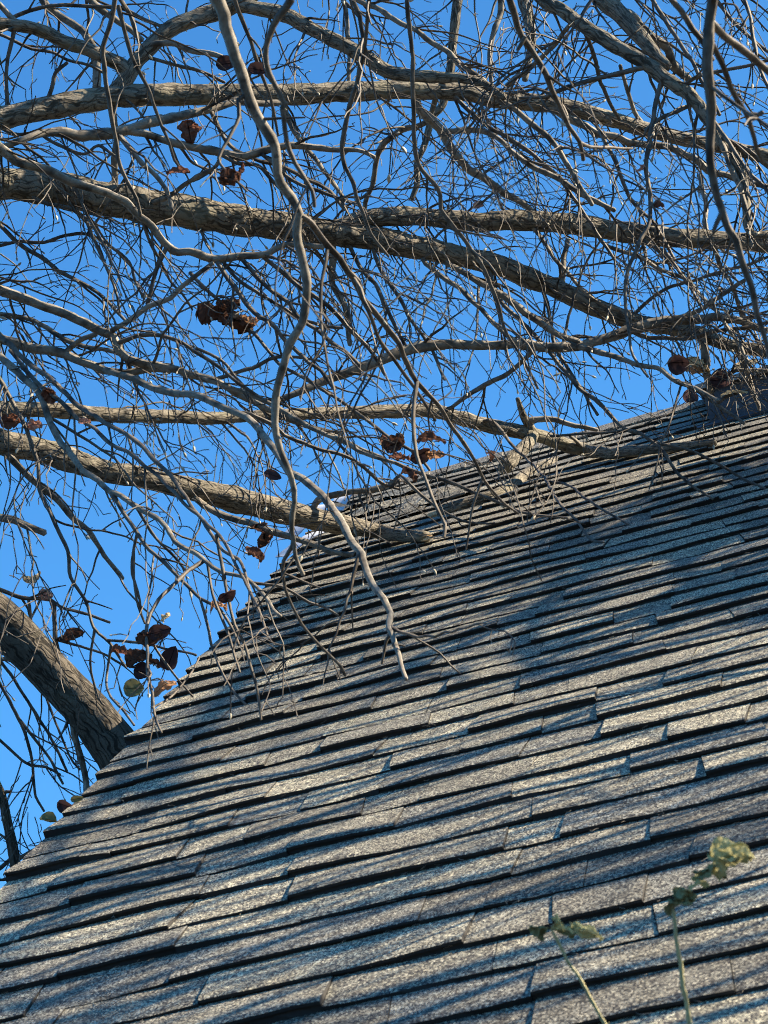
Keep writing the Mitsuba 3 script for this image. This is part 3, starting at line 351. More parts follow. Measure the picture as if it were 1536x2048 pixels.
('branch',0.2,[2596,5333,5585,2792,5048,5344,2999,4852,4695,3039,4774,4555,3080,4690,4391],[60,51,41,32,22]),
('branch',0.2,[3300,5856,6159,3210,5699,5931,3159,5479,5693,3209,5438,5494,3282,5400,5338],[167,131,95,58,22]),
('branch',0.2,[1321,5939,5470,1110,5753,5389,1030,5713,5201,896,5391,5097,812,5237,4927],[167,131,95,58,22]),
('branch',0.2,[2130,3933,4837,2536,4333,4715,2735,4567,4491,2925,4719,4327,3084,4842,4286],[77,63,50,36,22]),
('branch',0.2,[1581,5806,5506,1937,5952,5439,2200,5959,5129,2272,5884,5079,2378,5818,4985],[134,106,78,50,22]),
('branch',0.2,[2293,5467,5570,2311,5573,5395,2384,5606,5234,2465,5541,5083,2490,5383,4838],[164,129,93,58,22]),
('branch',0.2,[1049,2889,4143,1251,3043,3928,1250,3191,3479,1273,3216,3291,1343,3274,3037],[169,132,95,59,22]),
('branch',0.2,[900,4600,4900,977,4546,4543,1068,4473,4064,1057,4394,3891,1144,4281,3757],[165,129,94,58,22]),
('branch',0.2,[1354,4330,4904,1266,4192,4648,1137,4060,4113,1070,4008,3885,1088,3914,3659],[80,65,51,36,22]),
('branch',0.2,[2122,6144,6176,2322,6204,6089,2634,6240,5823,2808,6265,5821,2925,6220,5795],[130,103,76,49,22]),
('branch',0.2,[1179,2872,4180,1445,2916,3753,1663,2977,3157,1712,3083,3063,1829,3122,2909],[141,111,82,52,22]),
('branch',0.2,[1476,4266,4905,1624,4604,4844,1675,4776,4681,1793,5050,4596,1888,5294,4479],[146,115,84,53,22]),
('branch',0.2,[2800,6000,6200,2580,6273,6187,2417,6370,5992,2251,6352,5759,2175,6347,5517],[117,93,70,46,22]),
('branch',0.2,[424,5049,4994,389,5021,4879,411,5055,4795,504,5105,4576,485,5131,4376],[114,91,68,45,22]),
('branch',0.2,[2266,3867,4818,2648,4128,4853,3093,4458,4457,3235,4490,4355,3358,4579,4289],[101,81,61,42,22]),
('branch',0.2,[1400,5259,5187,1346,5252,4972,1193,5109,4692,1035,5042,4438,927,4994,4181],[160,125,91,56,22]),
('branch',0.2,[800,2900,4100,1043,3051,3853,1255,3072,3403,1429,3179,3329,1573,3243,3216],[168,131,95,58,22]),
('branch',0.2,[1859,5668,5537,1808,5948,5608,1658,6208,5578,1449,6183,5556,1258,6147,5583],[166,130,94,58,22]),
('branch',0.2,[2259,2685,4441,2224,2996,4084,2281,3271,3447,2312,3424,3357,2437,3582,3244],[78,64,50,36,22]),
('branch',0.2,[1919,2748,4370,2115,3073,4044,2241,3281,3318,2289,3414,3133,2279,3398,2971],[115,92,68,45,22]),
('branch',0.2,[2122,6144,6176,2109,6415,6168,1998,6692,6090,2048,6961,6096,2106,7228,6050],[101,81,61,42,22]),
('branch',0.2,[1800,5000,5150,1883,5003,4991,2003,5013,4868,2060,5109,4778,2095,5165,4645],[103,83,63,42,22]),
('branch',0.2,[507,4972,4978,560,4906,4813,435,4829,4372,545,4754,4160,604,4732,3959],[128,101,75,48,22]),
('branch',0.2,[791,5738,5189,737,5630,5205,666,5542,5302,509,5432,5330,480,5379,5358],[100,81,61,42,22]),
('branch',0.2,[2596,5333,5585,2589,5467,5504,2542,5457,5356,2546,5507,5106,2551,5573,4939],[174,136,98,60,22]),
('branch',0.2,[2461,6078,6196,2687,6526,6346,2803,6887,6344,2909,7100,6456,3018,7287,6548],[67,56,45,33,22]),
('branch',0.2,[2444,5400,5578,2532,5357,5348,2642,5242,4918,2635,5285,4747,2687,5332,4517],[83,68,52,37,22]),
('branch',0.2,[1500,5194,5178,1788,5247,5093,1960,5253,4986,2084,5294,4800,2189,5265,4626],[162,127,92,57,22]),
('branch',0.2,[996,5564,5197,996,5311,5145,851,5233,5017,703,5111,4895,577,4913,4724],[132,104,77,49,22]),
('branch',0.2,[791,5738,5189,1174,5660,5125,1377,5576,4933,1524,5448,4801,1684,5328,4745],[153,120,87,55,22]),
('branch',0.2,[2600,2600,4500,2560,3037,4090,2629,3414,3550,2775,3453,3274,2904,3496,3095],[69,57,46,34,22]),
('branch',0.2,[2749,5267,5592,2900,4973,5291,3155,4599,4602,3213,4361,4419,3331,4201,4306],[146,115,84,53,22]),
('branch',0.2,[600,5900,5200,766,5790,5096,1016,5873,4974,1182,5908,4925,1406,5955,4867],[154,121,88,55,22]),
('branch',0.2,[2900,5200,5600,2969,5508,5553,2923,5718,5437,2898,5844,5323,2980,5978,5185],[64,53,43,32,22]),
('branch',0.2,[2291,6112,6188,2538,6449,6351,2767,6761,6222,2862,6881,6157,2894,6988,6084],[141,111,82,52,22]),
('branch',0.2,[2291,6112,6188,2578,6806,6586,2824,7455,6697,3005,7491,6689,3115,7657,6727],[85,69,53,38,22]),
('branch',0.2,[1049,2889,4143,974,2860,3850,916,2974,3105,881,3067,2982,921,3098,2870],[86,70,54,38,22]),
('branch',0.2,[2461,6078,6196,2443,6151,6308,2398,6207,6250,2248,6294,6170,2090,6431,6162],[155,122,89,55,22]),
('branch',0.2,[1800,5000,5150,1825,5011,4915,1953,4893,4602,2092,4778,4540,2238,4784,4449],[79,64,50,36,22]),
('branch',0.2,[600,6300,5300,584,6240,5351,571,6057,5341,533,5861,5155,522,5666,5013],[74,61,48,35,22]),
('branch',0.2,[1354,4330,4904,1392,4542,4715,1297,4727,4521,1246,4863,4399,1176,4913,4193],[175,137,99,60,22]),
('branch',0.2,[779,6203,5332,993,6310,5402,1201,6287,5282,1322,6290,5242,1532,6267,5259],[121,96,71,47,22]),
('branch',0.2,[1354,4330,4904,1268,4438,4805,1241,4678,4664,1373,4731,4603,1430,4774,4491],[125,100,74,48,22]),
('branch',0.2,[331,6127,5287,414,6034,5306,567,6013,5356,738,6000,5366,930,6011,5286],[143,113,83,52,22]),
('branch',0.2,[331,6127,5287,313,5991,5262,389,5912,5060,367,5757,4800,451,5598,4722],[72,60,47,35,22]),
('branch',0.2,[2291,6112,6188,2591,6593,6416,2609,6889,6428,2587,7172,6411,2640,7459,6340],[113,90,67,45,22]),
('branch',0.2,[1800,5000,5150,1867,5197,5182,1937,5338,5185,2068,5344,5137,2178,5435,5158],[180,140,101,61,22]),
('branch',0.2,[2967,5956,6192,2841,5896,6032,2766,5858,5884,2761,5808,5639,2673,5675,5494],[172,135,97,60,22]),
('branch',0.2,[1700,5500,5900,1652,5744,5953,1668,5878,5820,1696,6131,5771,1612,6458,5757],[91,74,56,39,22]),
('branch',0.2,[1496,6239,6118,1972,6346,5988,2357,6473,5794,2575,6596,5692,2754,6660,5544],[74,61,48,35,22]),
('branch',0.2,[1994,4000,4856,2231,3929,4477,2548,3783,3793,2683,3726,3585,2746,3652,3438],[161,126,91,57,22]),
('branch',0.2,[2400,3800,4800,2381,3782,4408,2426,3609,3874,2423,3641,3716,2523,3638,3470],[125,99,73,48,22]),
('branch',0.2,[1119,4459,4896,1286,4449,4698,1266,4473,4471,1290,4369,4313,1319,4288,4245],[83,68,53,37,22]),
('branch',0.2,[2122,6144,6176,2198,6276,6011,2155,6340,5916,2148,6364,5737,2221,6426,5579],[126,100,74,48,22]),
('branch',0.2,[1800,5000,5150,2026,5093,5014,2247,5060,4697,2306,5148,4625,2314,5236,4500],[79,64,50,36,22]),
('branch',0.2,[996,5564,5197,1166,5582,5204,1266,5694,5080,1519,5640,4992,1727,5572,4940],[108,86,65,43,22]),
('branch',0.2,[996,5564,5197,951,5456,5469,835,5393,5432,874,5373,5568,799,5243,5711],[171,134,96,59,22]),
('branch',0.2,[2122,6144,6176,2232,6285,6334,2401,6412,6366,2499,6494,6355,2522,6647,6343],[137,108,80,51,22]),
('branch',0.2,[1400,5259,5187,1532,5163,5111,1703,5103,4984,1949,5205,4907,2205,5336,4830],[116,92,69,45,22]),
('branch',0.2,[2800,6000,6200,2892,6631,6626,2769,7331,6819,2748,7521,6824,2721,7680,6866],[113,91,68,45,22]),
('branch',0.2,[1448,5874,5489,1283,5962,5490,1186,5990,5406,1001,6127,5345,823,6238,5200],[87,71,54,38,22]),
('branch',0.2,[2632,6040,6201,2461,6373,6273,2350,6673,6126,2265,6862,6088,2289,7124,6009],[180,140,101,61,22]),
('branch',0.2,[1500,5194,5178,1580,5205,5222,1642,5289,5172,1664,5534,5143,1693,5605,5112],[96,78,59,41,22]),
('branch',0.2,[2122,6144,6176,2238,6208,6184,2314,6481,6118,2417,6612,6104,2585,6760,6078],[161,126,91,57,22]),
('branch',0.2,[3133,5907,6178,2995,6131,6082,2945,6286,6144,2772,6488,6133,2691,6663,6075],[150,118,86,54,22]),
('branch',0.2,[1099,5479,5201,1062,5431,4992,1161,5390,4750,1143,5322,4564,1180,5268,4353],[162,127,92,57,22]),
('branch',0.2,[2122,6144,6176,2492,6481,6186,2657,6905,6115,2851,7077,5981,3015,7257,5864],[176,138,99,61,22]),
('branch',0.2,[893,5651,5192,932,5786,5436,970,5833,5484,1014,5686,5477,1067,5472,5443],[111,89,67,44,22]),
('branch',0.2,[2122,6144,6176,2482,6672,6758,2949,7137,6943,3027,7346,7109,3187,7597,7237],[83,68,53,37,22]),
('branch',0.2,[2800,6000,6200,2995,6419,6304,3116,6779,6273,3219,6985,6166,3276,7222,6089],[150,118,86,54,22]),
('branch',0.2,[1500,5194,5178,1714,5236,5167,1841,5370,5030,1963,5549,4928,2106,5652,4891],[149,117,85,54,22]),
('branch',0.2,[1049,2889,4143,1306,3185,3899,1518,3261,3462,1548,3341,3387,1619,3435,3297],[176,138,99,61,22]),
('branch',0.2,[2596,5333,5585,2593,5584,5616,2540,5888,5429,2522,6049,5290,2420,6194,5191],[132,104,77,49,22]),
('branch',0.2,[2444,5400,5578,2404,5336,5478,2441,5206,5085,2425,5147,4853,2478,5001,4599],[144,113,83,52,22]),
('branch',0.2,[1719,5737,5522,1826,6074,5568,1882,6358,5402,1733,6553,5515,1751,6675,5560],[85,69,54,38,22]),
('branch',0.2,[1007,4528,4895,1298,4571,4850,1521,4617,4640,1505,4697,4440,1629,4719,4275],[114,91,68,45,22]),
('branch',0.2,[1833,5417,5903,1950,5522,5727,1995,5553,5705,1973,5673,5562,2032,5699,5393],[98,79,60,41,22]),
('branch',0.2,[1700,5066,5159,1845,5190,5087,2034,5357,4946,2145,5611,4904,2192,5795,4869],[135,107,78,50,22]),
('branch',0.2,[442,2813,4120,328,3191,4147,226,3726,3974,318,3781,3882,417,3912,3765],[97,78,60,41,22]),
('branch',0.2,[1354,4330,4904,1539,4331,4745,1753,4348,4385,1948,4458,4122,2063,4563,3998],[173,135,97,60,22]),
('branch',0.2,[1448,5874,5489,1486,5892,5413,1574,5928,5206,1730,5982,5091,1944,5895,4921],[117,93,69,46,22]),
('branch',0.2,[2291,6112,6188,2434,6593,6505,2591,7243,6604,2600,7404,6664,2712,7604,6648],[144,113,83,52,22]),
('branch',0.2,[2144,5533,5561,2004,5482,5375,1828,5411,5146,1708,5277,5031,1617,5135,4936],[174,136,98,60,22]),
('branch',0.2,[2444,5400,5578,2481,5449,5472,2433,5491,5256,2531,5534,5067,2591,5478,4908],[97,78,60,41,22]),
('branch',0.2,[2431,2646,4472,2291,2895,4011,2202,3079,3246,2139,3093,3057,2070,3103,2835],[112,89,67,44,22]),
('branch',0.2,[1099,5479,5201,961,5454,5153,745,5538,5055,634,5519,4944,559,5487,4883],[87,70,54,38,22]),
('branch',0.2,[1234,4394,4900,1169,4512,4833,899,4610,4597,825,4686,4508,717,4777,4400],[114,91,68,45,22]),
('branch',0.2,[1859,4067,4874,1644,3978,4480,1380,3967,3693,1369,3922,3510,1450,3944,3442],[134,106,78,50,22]),
('branch',0.2,[1049,2889,4143,993,2955,3791,868,3030,3247,834,2977,3070,722,2899,2902],[81,67,52,37,22]),
('branch',0.2,[1859,4067,4874,1975,4384,4598,2117,4461,4211,2174,4504,4005,2231,4534,3828],[158,124,90,56,22]),
('branch',0.2,[2400,3800,4800,2489,3786,4444,2617,3727,3868,2719,3649,3684,2801,3549,3483],[123,98,72,47,22]),
('branch',0.2,[2144,5533,5561,2220,5546,5363,2385,5408,5087,2432,5497,4961,2484,5478,4802],[93,75,58,40,22]),
('branch',0.2,[996,5564,5197,1191,5614,5268,1452,5724,5095,1683,5818,5076,1903,5926,5044],[114,91,68,45,22]),
('branch',0.2,[2632,6040,6201,2497,6479,6543,2391,6880,6550,2438,7090,6721,2553,7228,6897],[66,55,44,33,22]),
('branch',0.2,[2749,5267,5592,2897,5107,5242,3008,4867,4736,3136,4754,4579,3298,4671,4376],[150,118,86,54,22]),
('branch',0.2,[2144,5533,5561,2142,5509,5386,2115,5523,5108,2094,5513,4947,1989,5531,4708],[141,111,82,52,22]),
('branch',0.2,[996,5564,5197,890,5408,5167,932,5280,5124,963,5101,5076,1022,4928,5035],[176,138,99,61,22]),
('branch',0.2,[2632,6040,6201,2683,6570,6418,2638,7154,6391,2683,7297,6243,2733,7441,6151],[124,99,73,48,22]),
('branch',0.2,[2000,5600,5550,2156,5618,5565,2460,5741,5405,2624,5844,5231,2884,5958,5090],[149,117,85,54,22]),
('branch',0.2,[1321,5939,5470,1268,5817,5363,1172,5706,5054,1069,5698,4892,1009,5686,4750],[163,128,93,57,22]),
('branch',0.2,[800,2900,4100,1089,3025,3746,1433,3168,3214,1446,3249,3015,1411,3224,2917],[152,120,87,55,22]),
('branch',0.2,[2291,6112,6188,2589,6342,6403,2751,6588,6422,2898,6687,6371,3113,6860,6395],[177,138,99,61,22]),
('branch',0.2,[2596,5333,5585,2534,5443,5653,2501,5622,5626,2449,5745,5812,2368,6004,5968],[127,101,75,48,22]),
('branch',0.2,[2461,6078,6196,2456,6418,6334,2478,6805,6357,2530,6912,6353,2564,7123,6402],[98,79,60,41,22]),
('branch',0.2,[2461,6078,6196,2701,6581,6395,2945,7133,6454,3010,7416,6520,3116,7664,6608],[172,135,97,60,22]),
('branch',0.2,[1958,6174,6163,1873,6600,6244,1739,6907,6170,1731,7142,6257,1627,7391,6351],[134,106,78,50,22]),
('branch',0.2,[2144,5533,5561,2257,5352,5322,2310,5283,5008,2427,5372,4769,2573,5459,4502],[89,73,56,39,22]),
('branch',0.2,[558,2852,4105,804,3196,3928,1152,3529,3495,1348,3531,3269,1495,3505,3199],[123,98,72,47,22]),
('branch',0.2,[1600,2800,4300,1612,3217,4177,1626,3559,3619,1635,3670,3503,1694,3754,3333],[96,77,59,40,22]),
('branch',0.2,[507,4972,4978,469,4700,4604,588,4548,4135,630,4390,3879,653,4211,3681],[174,136,98,60,22]),
('branch',0.2,[1099,5479,5201,1147,5512,5269,1183,5469,5364,1258,5447,5531,1318,5458,5739],[97,78,59,41,22]),
('branch',0.2,[2122,6144,6176,2317,6425,6171,2410,6635,6122,2450,6871,6023,2497,7035,5867],[114,91,68,45,22]),
('branch',0.2,[2130,3933,4837,2160,4288,4706,2265,4599,4401,2319,4646,4356,2350,4712,4192],[68,57,45,34,22]),
('branch',0.2,[1958,6174,6163,2323,6824,6610,2700,7433,6585,2814,7699,6659,2878,7906,6706],[169,132,95,59,22]),
('branch',0.2,[1919,2748,4370,2345,2974,4092,2718,3210,3556,2785,3401,3384,2844,3541,3281],[78,64,50,36,22]),
('branch',0.2,[678,2884,4098,645,2990,3751,627,3130,3279,644,3134,3153,607,3052,3036],[164,129,93,58,22]),
('branch',0.2,[1179,2872,4180,1557,2968,3905,1956,3143,3425,2206,3103,3298,2381,3088,3156],[74,61,48,35,22]),
('branch',0.2,[1859,5668,5537,1713,5596,5555,1586,5561,5432,1369,5372,5268,1168,5223,5222],[132,104,77,49,22]),
('branch',0.2,[2291,6112,6188,2171,6185,6233,2033,6307,6187,1829,6336,6060,1629,6448,5986],[110,88,66,44,22]),
('branch',0.2,[2461,6078,6196,2264,6221,5955,2092,6429,5608,2056,6474,5479,2022,6509,5309],[72,60,47,35,22]),
('branch',0.2,[1919,2748,4370,2001,2936,3884,2052,3087,2996,2039,3083,2862,2082,3052,2714],[168,131,95,58,22]),
('branch',0.2,[509,5976,5221,566,5733,5312,621,5677,5312,633,5549,5200,656,5432,5124],[168,131,95,58,22]),
('branch',0.2,[1400,5259,5187,1680,5385,4989,1942,5423,4878,2125,5354,4676,2307,5319,4550],[166,130,94,58,22]),
('branch',0.2,[1300,5328,5195,1156,5256,5129,894,5119,4896,813,5111,4858,659,5083,4754],[72,59,47,34,22]),
('branch',0.2,[791,5738,5189,620,5676,5038,484,5600,4702,304,5515,4544,240,5415,4489],[101,81,61,42,22]),
('branch',0.2,[893,5651,5192,1007,5764,5280,1125,5798,5142,1297,5970,5109,1514,6119,5023],[146,115,84,53,22]),
('branch',0.2,[2444,5400,5578,2287,5516,5410,2231,5518,5259,2195,5648,4998,2288,5835,4805],[140,110,81,51,22]),
('branch',0.2,[2291,6112,6188,2258,6321,6126,2267,6502,6048,2289,6797,5943,2350,7062,5875],[64,54,43,33,22]),
('branch',0.2,[1099,5479,5201,866,5294,5167,777,5201,4971,675,4995,4696,537,4826,4598],[175,137,99,60,22]),
('branch',0.2,[791,5738,5189,702,5723,5257,795,5619,5375,579,5550,5413,390,5469,5447],[136,108,79,51,22]),
('branch',0.2,[1859,4067,4874,2080,4170,4630,2088,4238,4081,2218,4174,3891,2383,4212,3842],[128,101,75,48,22]),
('branch',0.2,[1448,5874,5489,1605,6010,5581,1811,6037,5641,2047,6203,5744,2176,6200,5858],[153,121,88,55,22]),
('branch',0.2,[1007,4528,4895,1007,4280,4452,948,4137,3858,924,4043,3786,945,3940,3684],[157,123,90,56,22]),
('branch',0.2,[2293,5467,5570,2259,5295,5411,2225,5269,5150,2288,5085,5020,2287,5005,4868],[99,80,61,41,22]),
('branch',0.2,[1600,5130,5169,1584,5071,5084,1537,5088,4922,1444,5041,4677,1352,4926,4447],[107,85,64,43,22]),
('branch',0.2,[2400,3800,4800,2200,4021,4482,2103,4041,3825,1949,4022,3640,1837,4048,3497],[108,87,65,44,22]),
('branch',0.2,[1300,5328,5195,1234,5293,4970,1385,5123,4664,1546,4956,4590,1725,4714,4482],[139,109,80,51,22]),
('branch',0.2,[2461,6078,6196,2259,5945,6051,2269,5957,5849,2239,5915,5733,2182,5902,5522],[112,90,67,45,22]),
('branch',0.2,[1994,4000,4856,2409,3972,4557,2810,4001,4105,2900,4044,4061,3017,4088,3958],[120,95,71,46,22]),
('branch',0.2,[1049,2889,4143,1158,3087,3789,1318,3071,3311,1479,3096,3167,1660,3085,2976],[165,130,94,58,22]),
('branch',0.2,[2291,6112,6188,2308,6218,6249,2251,6331,6275,2324,6379,6313,2439,6544,6417],[109,88,66,44,22]),
('branch',0.2,[2900,5200,5600,3015,5253,5393,3171,5403,5179,3158,5436,4997,3275,5360,4866],[174,136,98,60,22]),
('branch',0.2,[2400,3800,4800,2754,3687,4557,3115,3672,3879,3268,3662,3728,3397,3654,3571],[168,132,95,59,22]),
('branch',0.2,[2400,3800,4800,2232,4094,4596,2072,4498,4197,2017,4490,4088,1950,4591,4000],[89,73,56,39,22]),
('branch',0.2,[2293,5467,5570,2493,5558,5561,2821,5621,5363,2973,5689,5279,3152,5765,5187],[174,136,98,60,22]),
('branch',0.2,[2130,3933,4837,2428,4323,4811,2681,4634,4550,2730,4833,4487,2856,4951,4479],[123,98,73,47,22]),
('branch',0.2,[2767,2545,4522,2885,2973,4156,2859,3342,3476,2852,3471,3338,2850,3545,3216],[168,131,95,58,22]),
('branch',0.2,[893,5651,5192,1009,5733,5382,1030,5779,5357,1228,5865,5417,1431,5966,5474],[119,95,71,46,22]),
('branch',0.2,[1600,5130,5169,1609,5006,4999,1792,4940,4698,1845,4916,4552,1902,4889,4371],[148,116,85,53,22]),
('branch',0.2,[2266,3867,4818,2267,3732,4415,2463,3677,3739,2476,3727,3575,2552,3770,3365],[72,59,47,34,22]),
('branch',0.2,[1049,2889,4143,966,3145,3905,889,3477,3427,823,3537,3338,850,3704,3212],[159,125,91,56,22]),
('branch',0.2,[1099,5479,5201,1286,5604,5371,1353,5632,5412,1407,5706,5577,1493,5742,5740],[130,103,76,49,22]),
('branch',0.2,[1728,4133,4889,1739,4382,4763,1814,4574,4520,1856,4661,4390,1948,4729,4314],[134,106,78,50,22]),
('branch',0.2,[996,5564,5197,1071,5591,5279,1225,5511,5194,1423,5551,5103,1674,5610,5042],[88,71,55,38,22]),
('branch',0.2,[600,5900,5200,604,5812,5247,413,5769,5035,372,5631,4965,271,5465,4930],[76,62,49,35,22]),
('branch',0.2,[1119,4459,4896,1102,4328,4664,1165,4178,4197,1239,4039,4049,1279,3921,3810],[89,72,55,39,22]),
('branch',0.2,[2461,6078,6196,2535,6684,6662,2445,7247,6809,2307,7503,6838,2190,7781,6855],[100,81,61,42,22]),
('branch',0.2,[1581,5806,5506,1778,5838,5510,1861,5763,5467,2126,5723,5427,2316,5646,5355],[123,98,73,47,22]),
('branch',0.2,[1086,6056,5425,1235,6223,5629,1362,6474,5697,1459,6568,5691,1619,6623,5732],[89,72,55,39,22]),
('branch',0.2,[1800,5000,5150,2066,5154,5077,2251,5186,4740,2361,5215,4665,2541,5261,4584],[78,64,50,36,22]),
('branch',0.2,[3133,5907,6178,3075,6206,6290,3160,6518,6384,3224,6617,6348,3227,6785,6361],[105,84,64,43,22]),
('branch',0.2,[1700,5066,5159,1830,5269,5255,1883,5534,5135,1977,5674,5145,2087,5893,5064],[69,57,46,34,22]),
('branch',0.2,[779,6203,5332,698,6136,5358,649,6136,5250,521,5916,5153,324,5745,5052],[88,72,55,39,22]),
('branch',0.2,[2293,5467,5570,2580,5561,5684,2842,5583,5751,2967,5668,5826,3100,5744,5862],[172,135,97,60,22]),
('branch',0.2,[2632,6040,6201,2815,6657,6768,2969,7232,6891,2896,7361,6924,2922,7487,6891],[131,104,76,49,22]),
('branch',0.2,[2632,6040,6201,2750,6091,6116,2922,6027,6046,3069,6098,5946,3233,6231,5886],[124,99,73,48,22]),
('branch',0.2,[1859,4067,4874,1684,4446,4878,1447,4840,4656,1411,5006,4682,1256,5110,4537],[76,62,49,35,22]),
('branch',0.2,[678,2884,4098,517,3011,3873,412,3136,3457,340,3074,3162,344,3025,2890],[118,94,70,46,22]),
('branch',0.2,[678,2884,4098,668,3031,3765,697,3131,3287,691,3158,3139,671,3176,2914],[72,60,47,35,22]),
('branch',0.2,[1448,5874,5489,1591,5963,5387,1660,6098,5343,1768,6234,5350,1894,6375,5298],[144,114,83,53,22]),
('branch',0.2,[791,5738,5189,952,5662,5302,1072,5653,5348,1239,5782,5328,1394,5853,5398],[168,132,95,59,22]),
('branch',0.2,[2291,6112,6188,2447,6449,6269,2673,6696,6184,2769,6795,5942,2871,7018,5750],[159,125,91,56,22]),
('branch',0.2,[1049,2889,4143,1563,2965,3811,1845,3039,3170,1883,3027,2955,1968,2984,2733],[168,132,95,59,22]),
('branch',0.2,[2130,3933,4837,2240,3964,4452,2300,3915,3792,2237,3893,3672,2139,3893,3514],[87,71,54,38,22]),
('branch',0.2,[1500,5194,5178,1392,5428,5099,1310,5755,4991,1125,5853,5004,1084,5980,5068],[163,128,93,57,22]),
('branch',0.2,[1600,2800,4300,1279,2850,3952,916,3017,3327,859,3009,3051,761,2973,2760],[65,54,44,33,22]),
('branch',0.2,[419,6053,5251,491,6092,5312,500,6157,5393,537,6313,5536,632,6380,5659],[167,130,94,58,22]),
('branch',0.2,[1600,5130,5169,1750,5469,5187,1921,5660,5121,2106,5762,5059,2262,5826,4958],[167,131,95,58,22]),
('branch',0.2,[2461,6078,6196,2463,6032,6049,2302,6191,5882,2099,6093,5672,1989,6021,5461],[129,102,75,49,22]),
('branch',0.2,[2444,5400,5578,2678,5475,5476,2806,5629,5212,2913,5724,5132,3009,5880,4968],[83,68,53,37,22]),
('branch',0.2,[1500,5194,5178,1762,5284,5134,2086,5281,4739,2223,5324,4626,2373,5360,4585],[124,99,73,48,22]),
('branch',0.2,[2461,6078,6196,2765,6865,6683,2821,7485,6727,2846,7570,6721,2817,7742,6709],[137,108,79,51,22]),
('branch',0.2,[876,6155,5361,1082,6274,5360,1317,6262,5291,1467,6196,5196,1681,6156,5047],[155,122,89,55,22]),
('branch',0.2,[2144,5533,5561,2332,5777,5601,2552,5969,5389,2656,6064,5350,2734,6154,5240],[113,90,68,45,22]),
('branch',0.2,[1728,4133,4889,1753,4056,4579,1829,3840,3954,1788,3868,3886,1723,3959,3724],[95,76,58,40,22]),
('branch',0.2,[3133,5907,6178,2936,6456,6311,2921,6782,6132,2925,6896,6016,2878,6997,5996],[107,86,64,43,22]),
('branch',0.2,[2461,6078,6196,2375,6608,6406,2215,7008,6486,2082,7230,6574,2017,7494,6687],[171,134,97,59,22]),
('branch',0.2,[996,5564,5197,982,5504,5083,835,5390,4792,783,5360,4630,694,5317,4418],[106,85,64,43,22]),
('branch',0.2,[2632,6040,6201,2593,6180,6137,2576,6206,6068,2574,6292,5852,2511,6459,5717],[90,73,56,39,22]),
('branch',0.2,[2444,5400,5578,2429,5582,5571,2275,5784,5486,2175,5961,5352,1976,6254,5286],[71,59,47,34,22]),
('branch',0.2,[1833,5417,5903,1790,5653,5852,1727,5803,5678,1550,5920,5468,1445,6034,5264],[98,79,60,41,22]),
]
SLENDER = [
('trunk',[-2340,5669,4362,-2336,5720,4273,-2330,5743,4234,-2334,5773,4177,-2339,5814,4103,-2349,5862,4014,-2357,5940,3870,-2337,5990,3270,-2327,6040,1870,-2327,6060,-100],[84,98,112,133,147,161,169,200,260,300]),
('branch',[-2330,5743,4234,-2317,5742,4240,-2305,5745,4238],[63,56,42]),
('branch',[-2342,5833,4068,-2296,5833,4083,-2247,5835,4097,-2233,5833,4105],[63,63,49,35]),
('branch',[-2346,5848,4040,-2301,5844,4062,-2258,5844,4077],[49,42,28]),
('branch',[-2449,5830,4036,-2395,5831,4053,-2341,5826,4081],[70,63,56]),
('branch',[-2450,5833,4030,-2395,5845,4028,-2349,5856,4024],[42,42,42]),
('branch',[-2338,5811,4108,-2358,5793,4134,-2392,5771,4161],[42,35,35]),
]
LOG = ([-1151,6833,5352,-1100,6834,5355,-1043,6853,5370,-991,6865,5378,-939,6902,5405,-895,7015,5490,-860,7166,5603,-811,7239,5655,-773,7322,5713],[204,238,238,230,221,221,213,187,119])
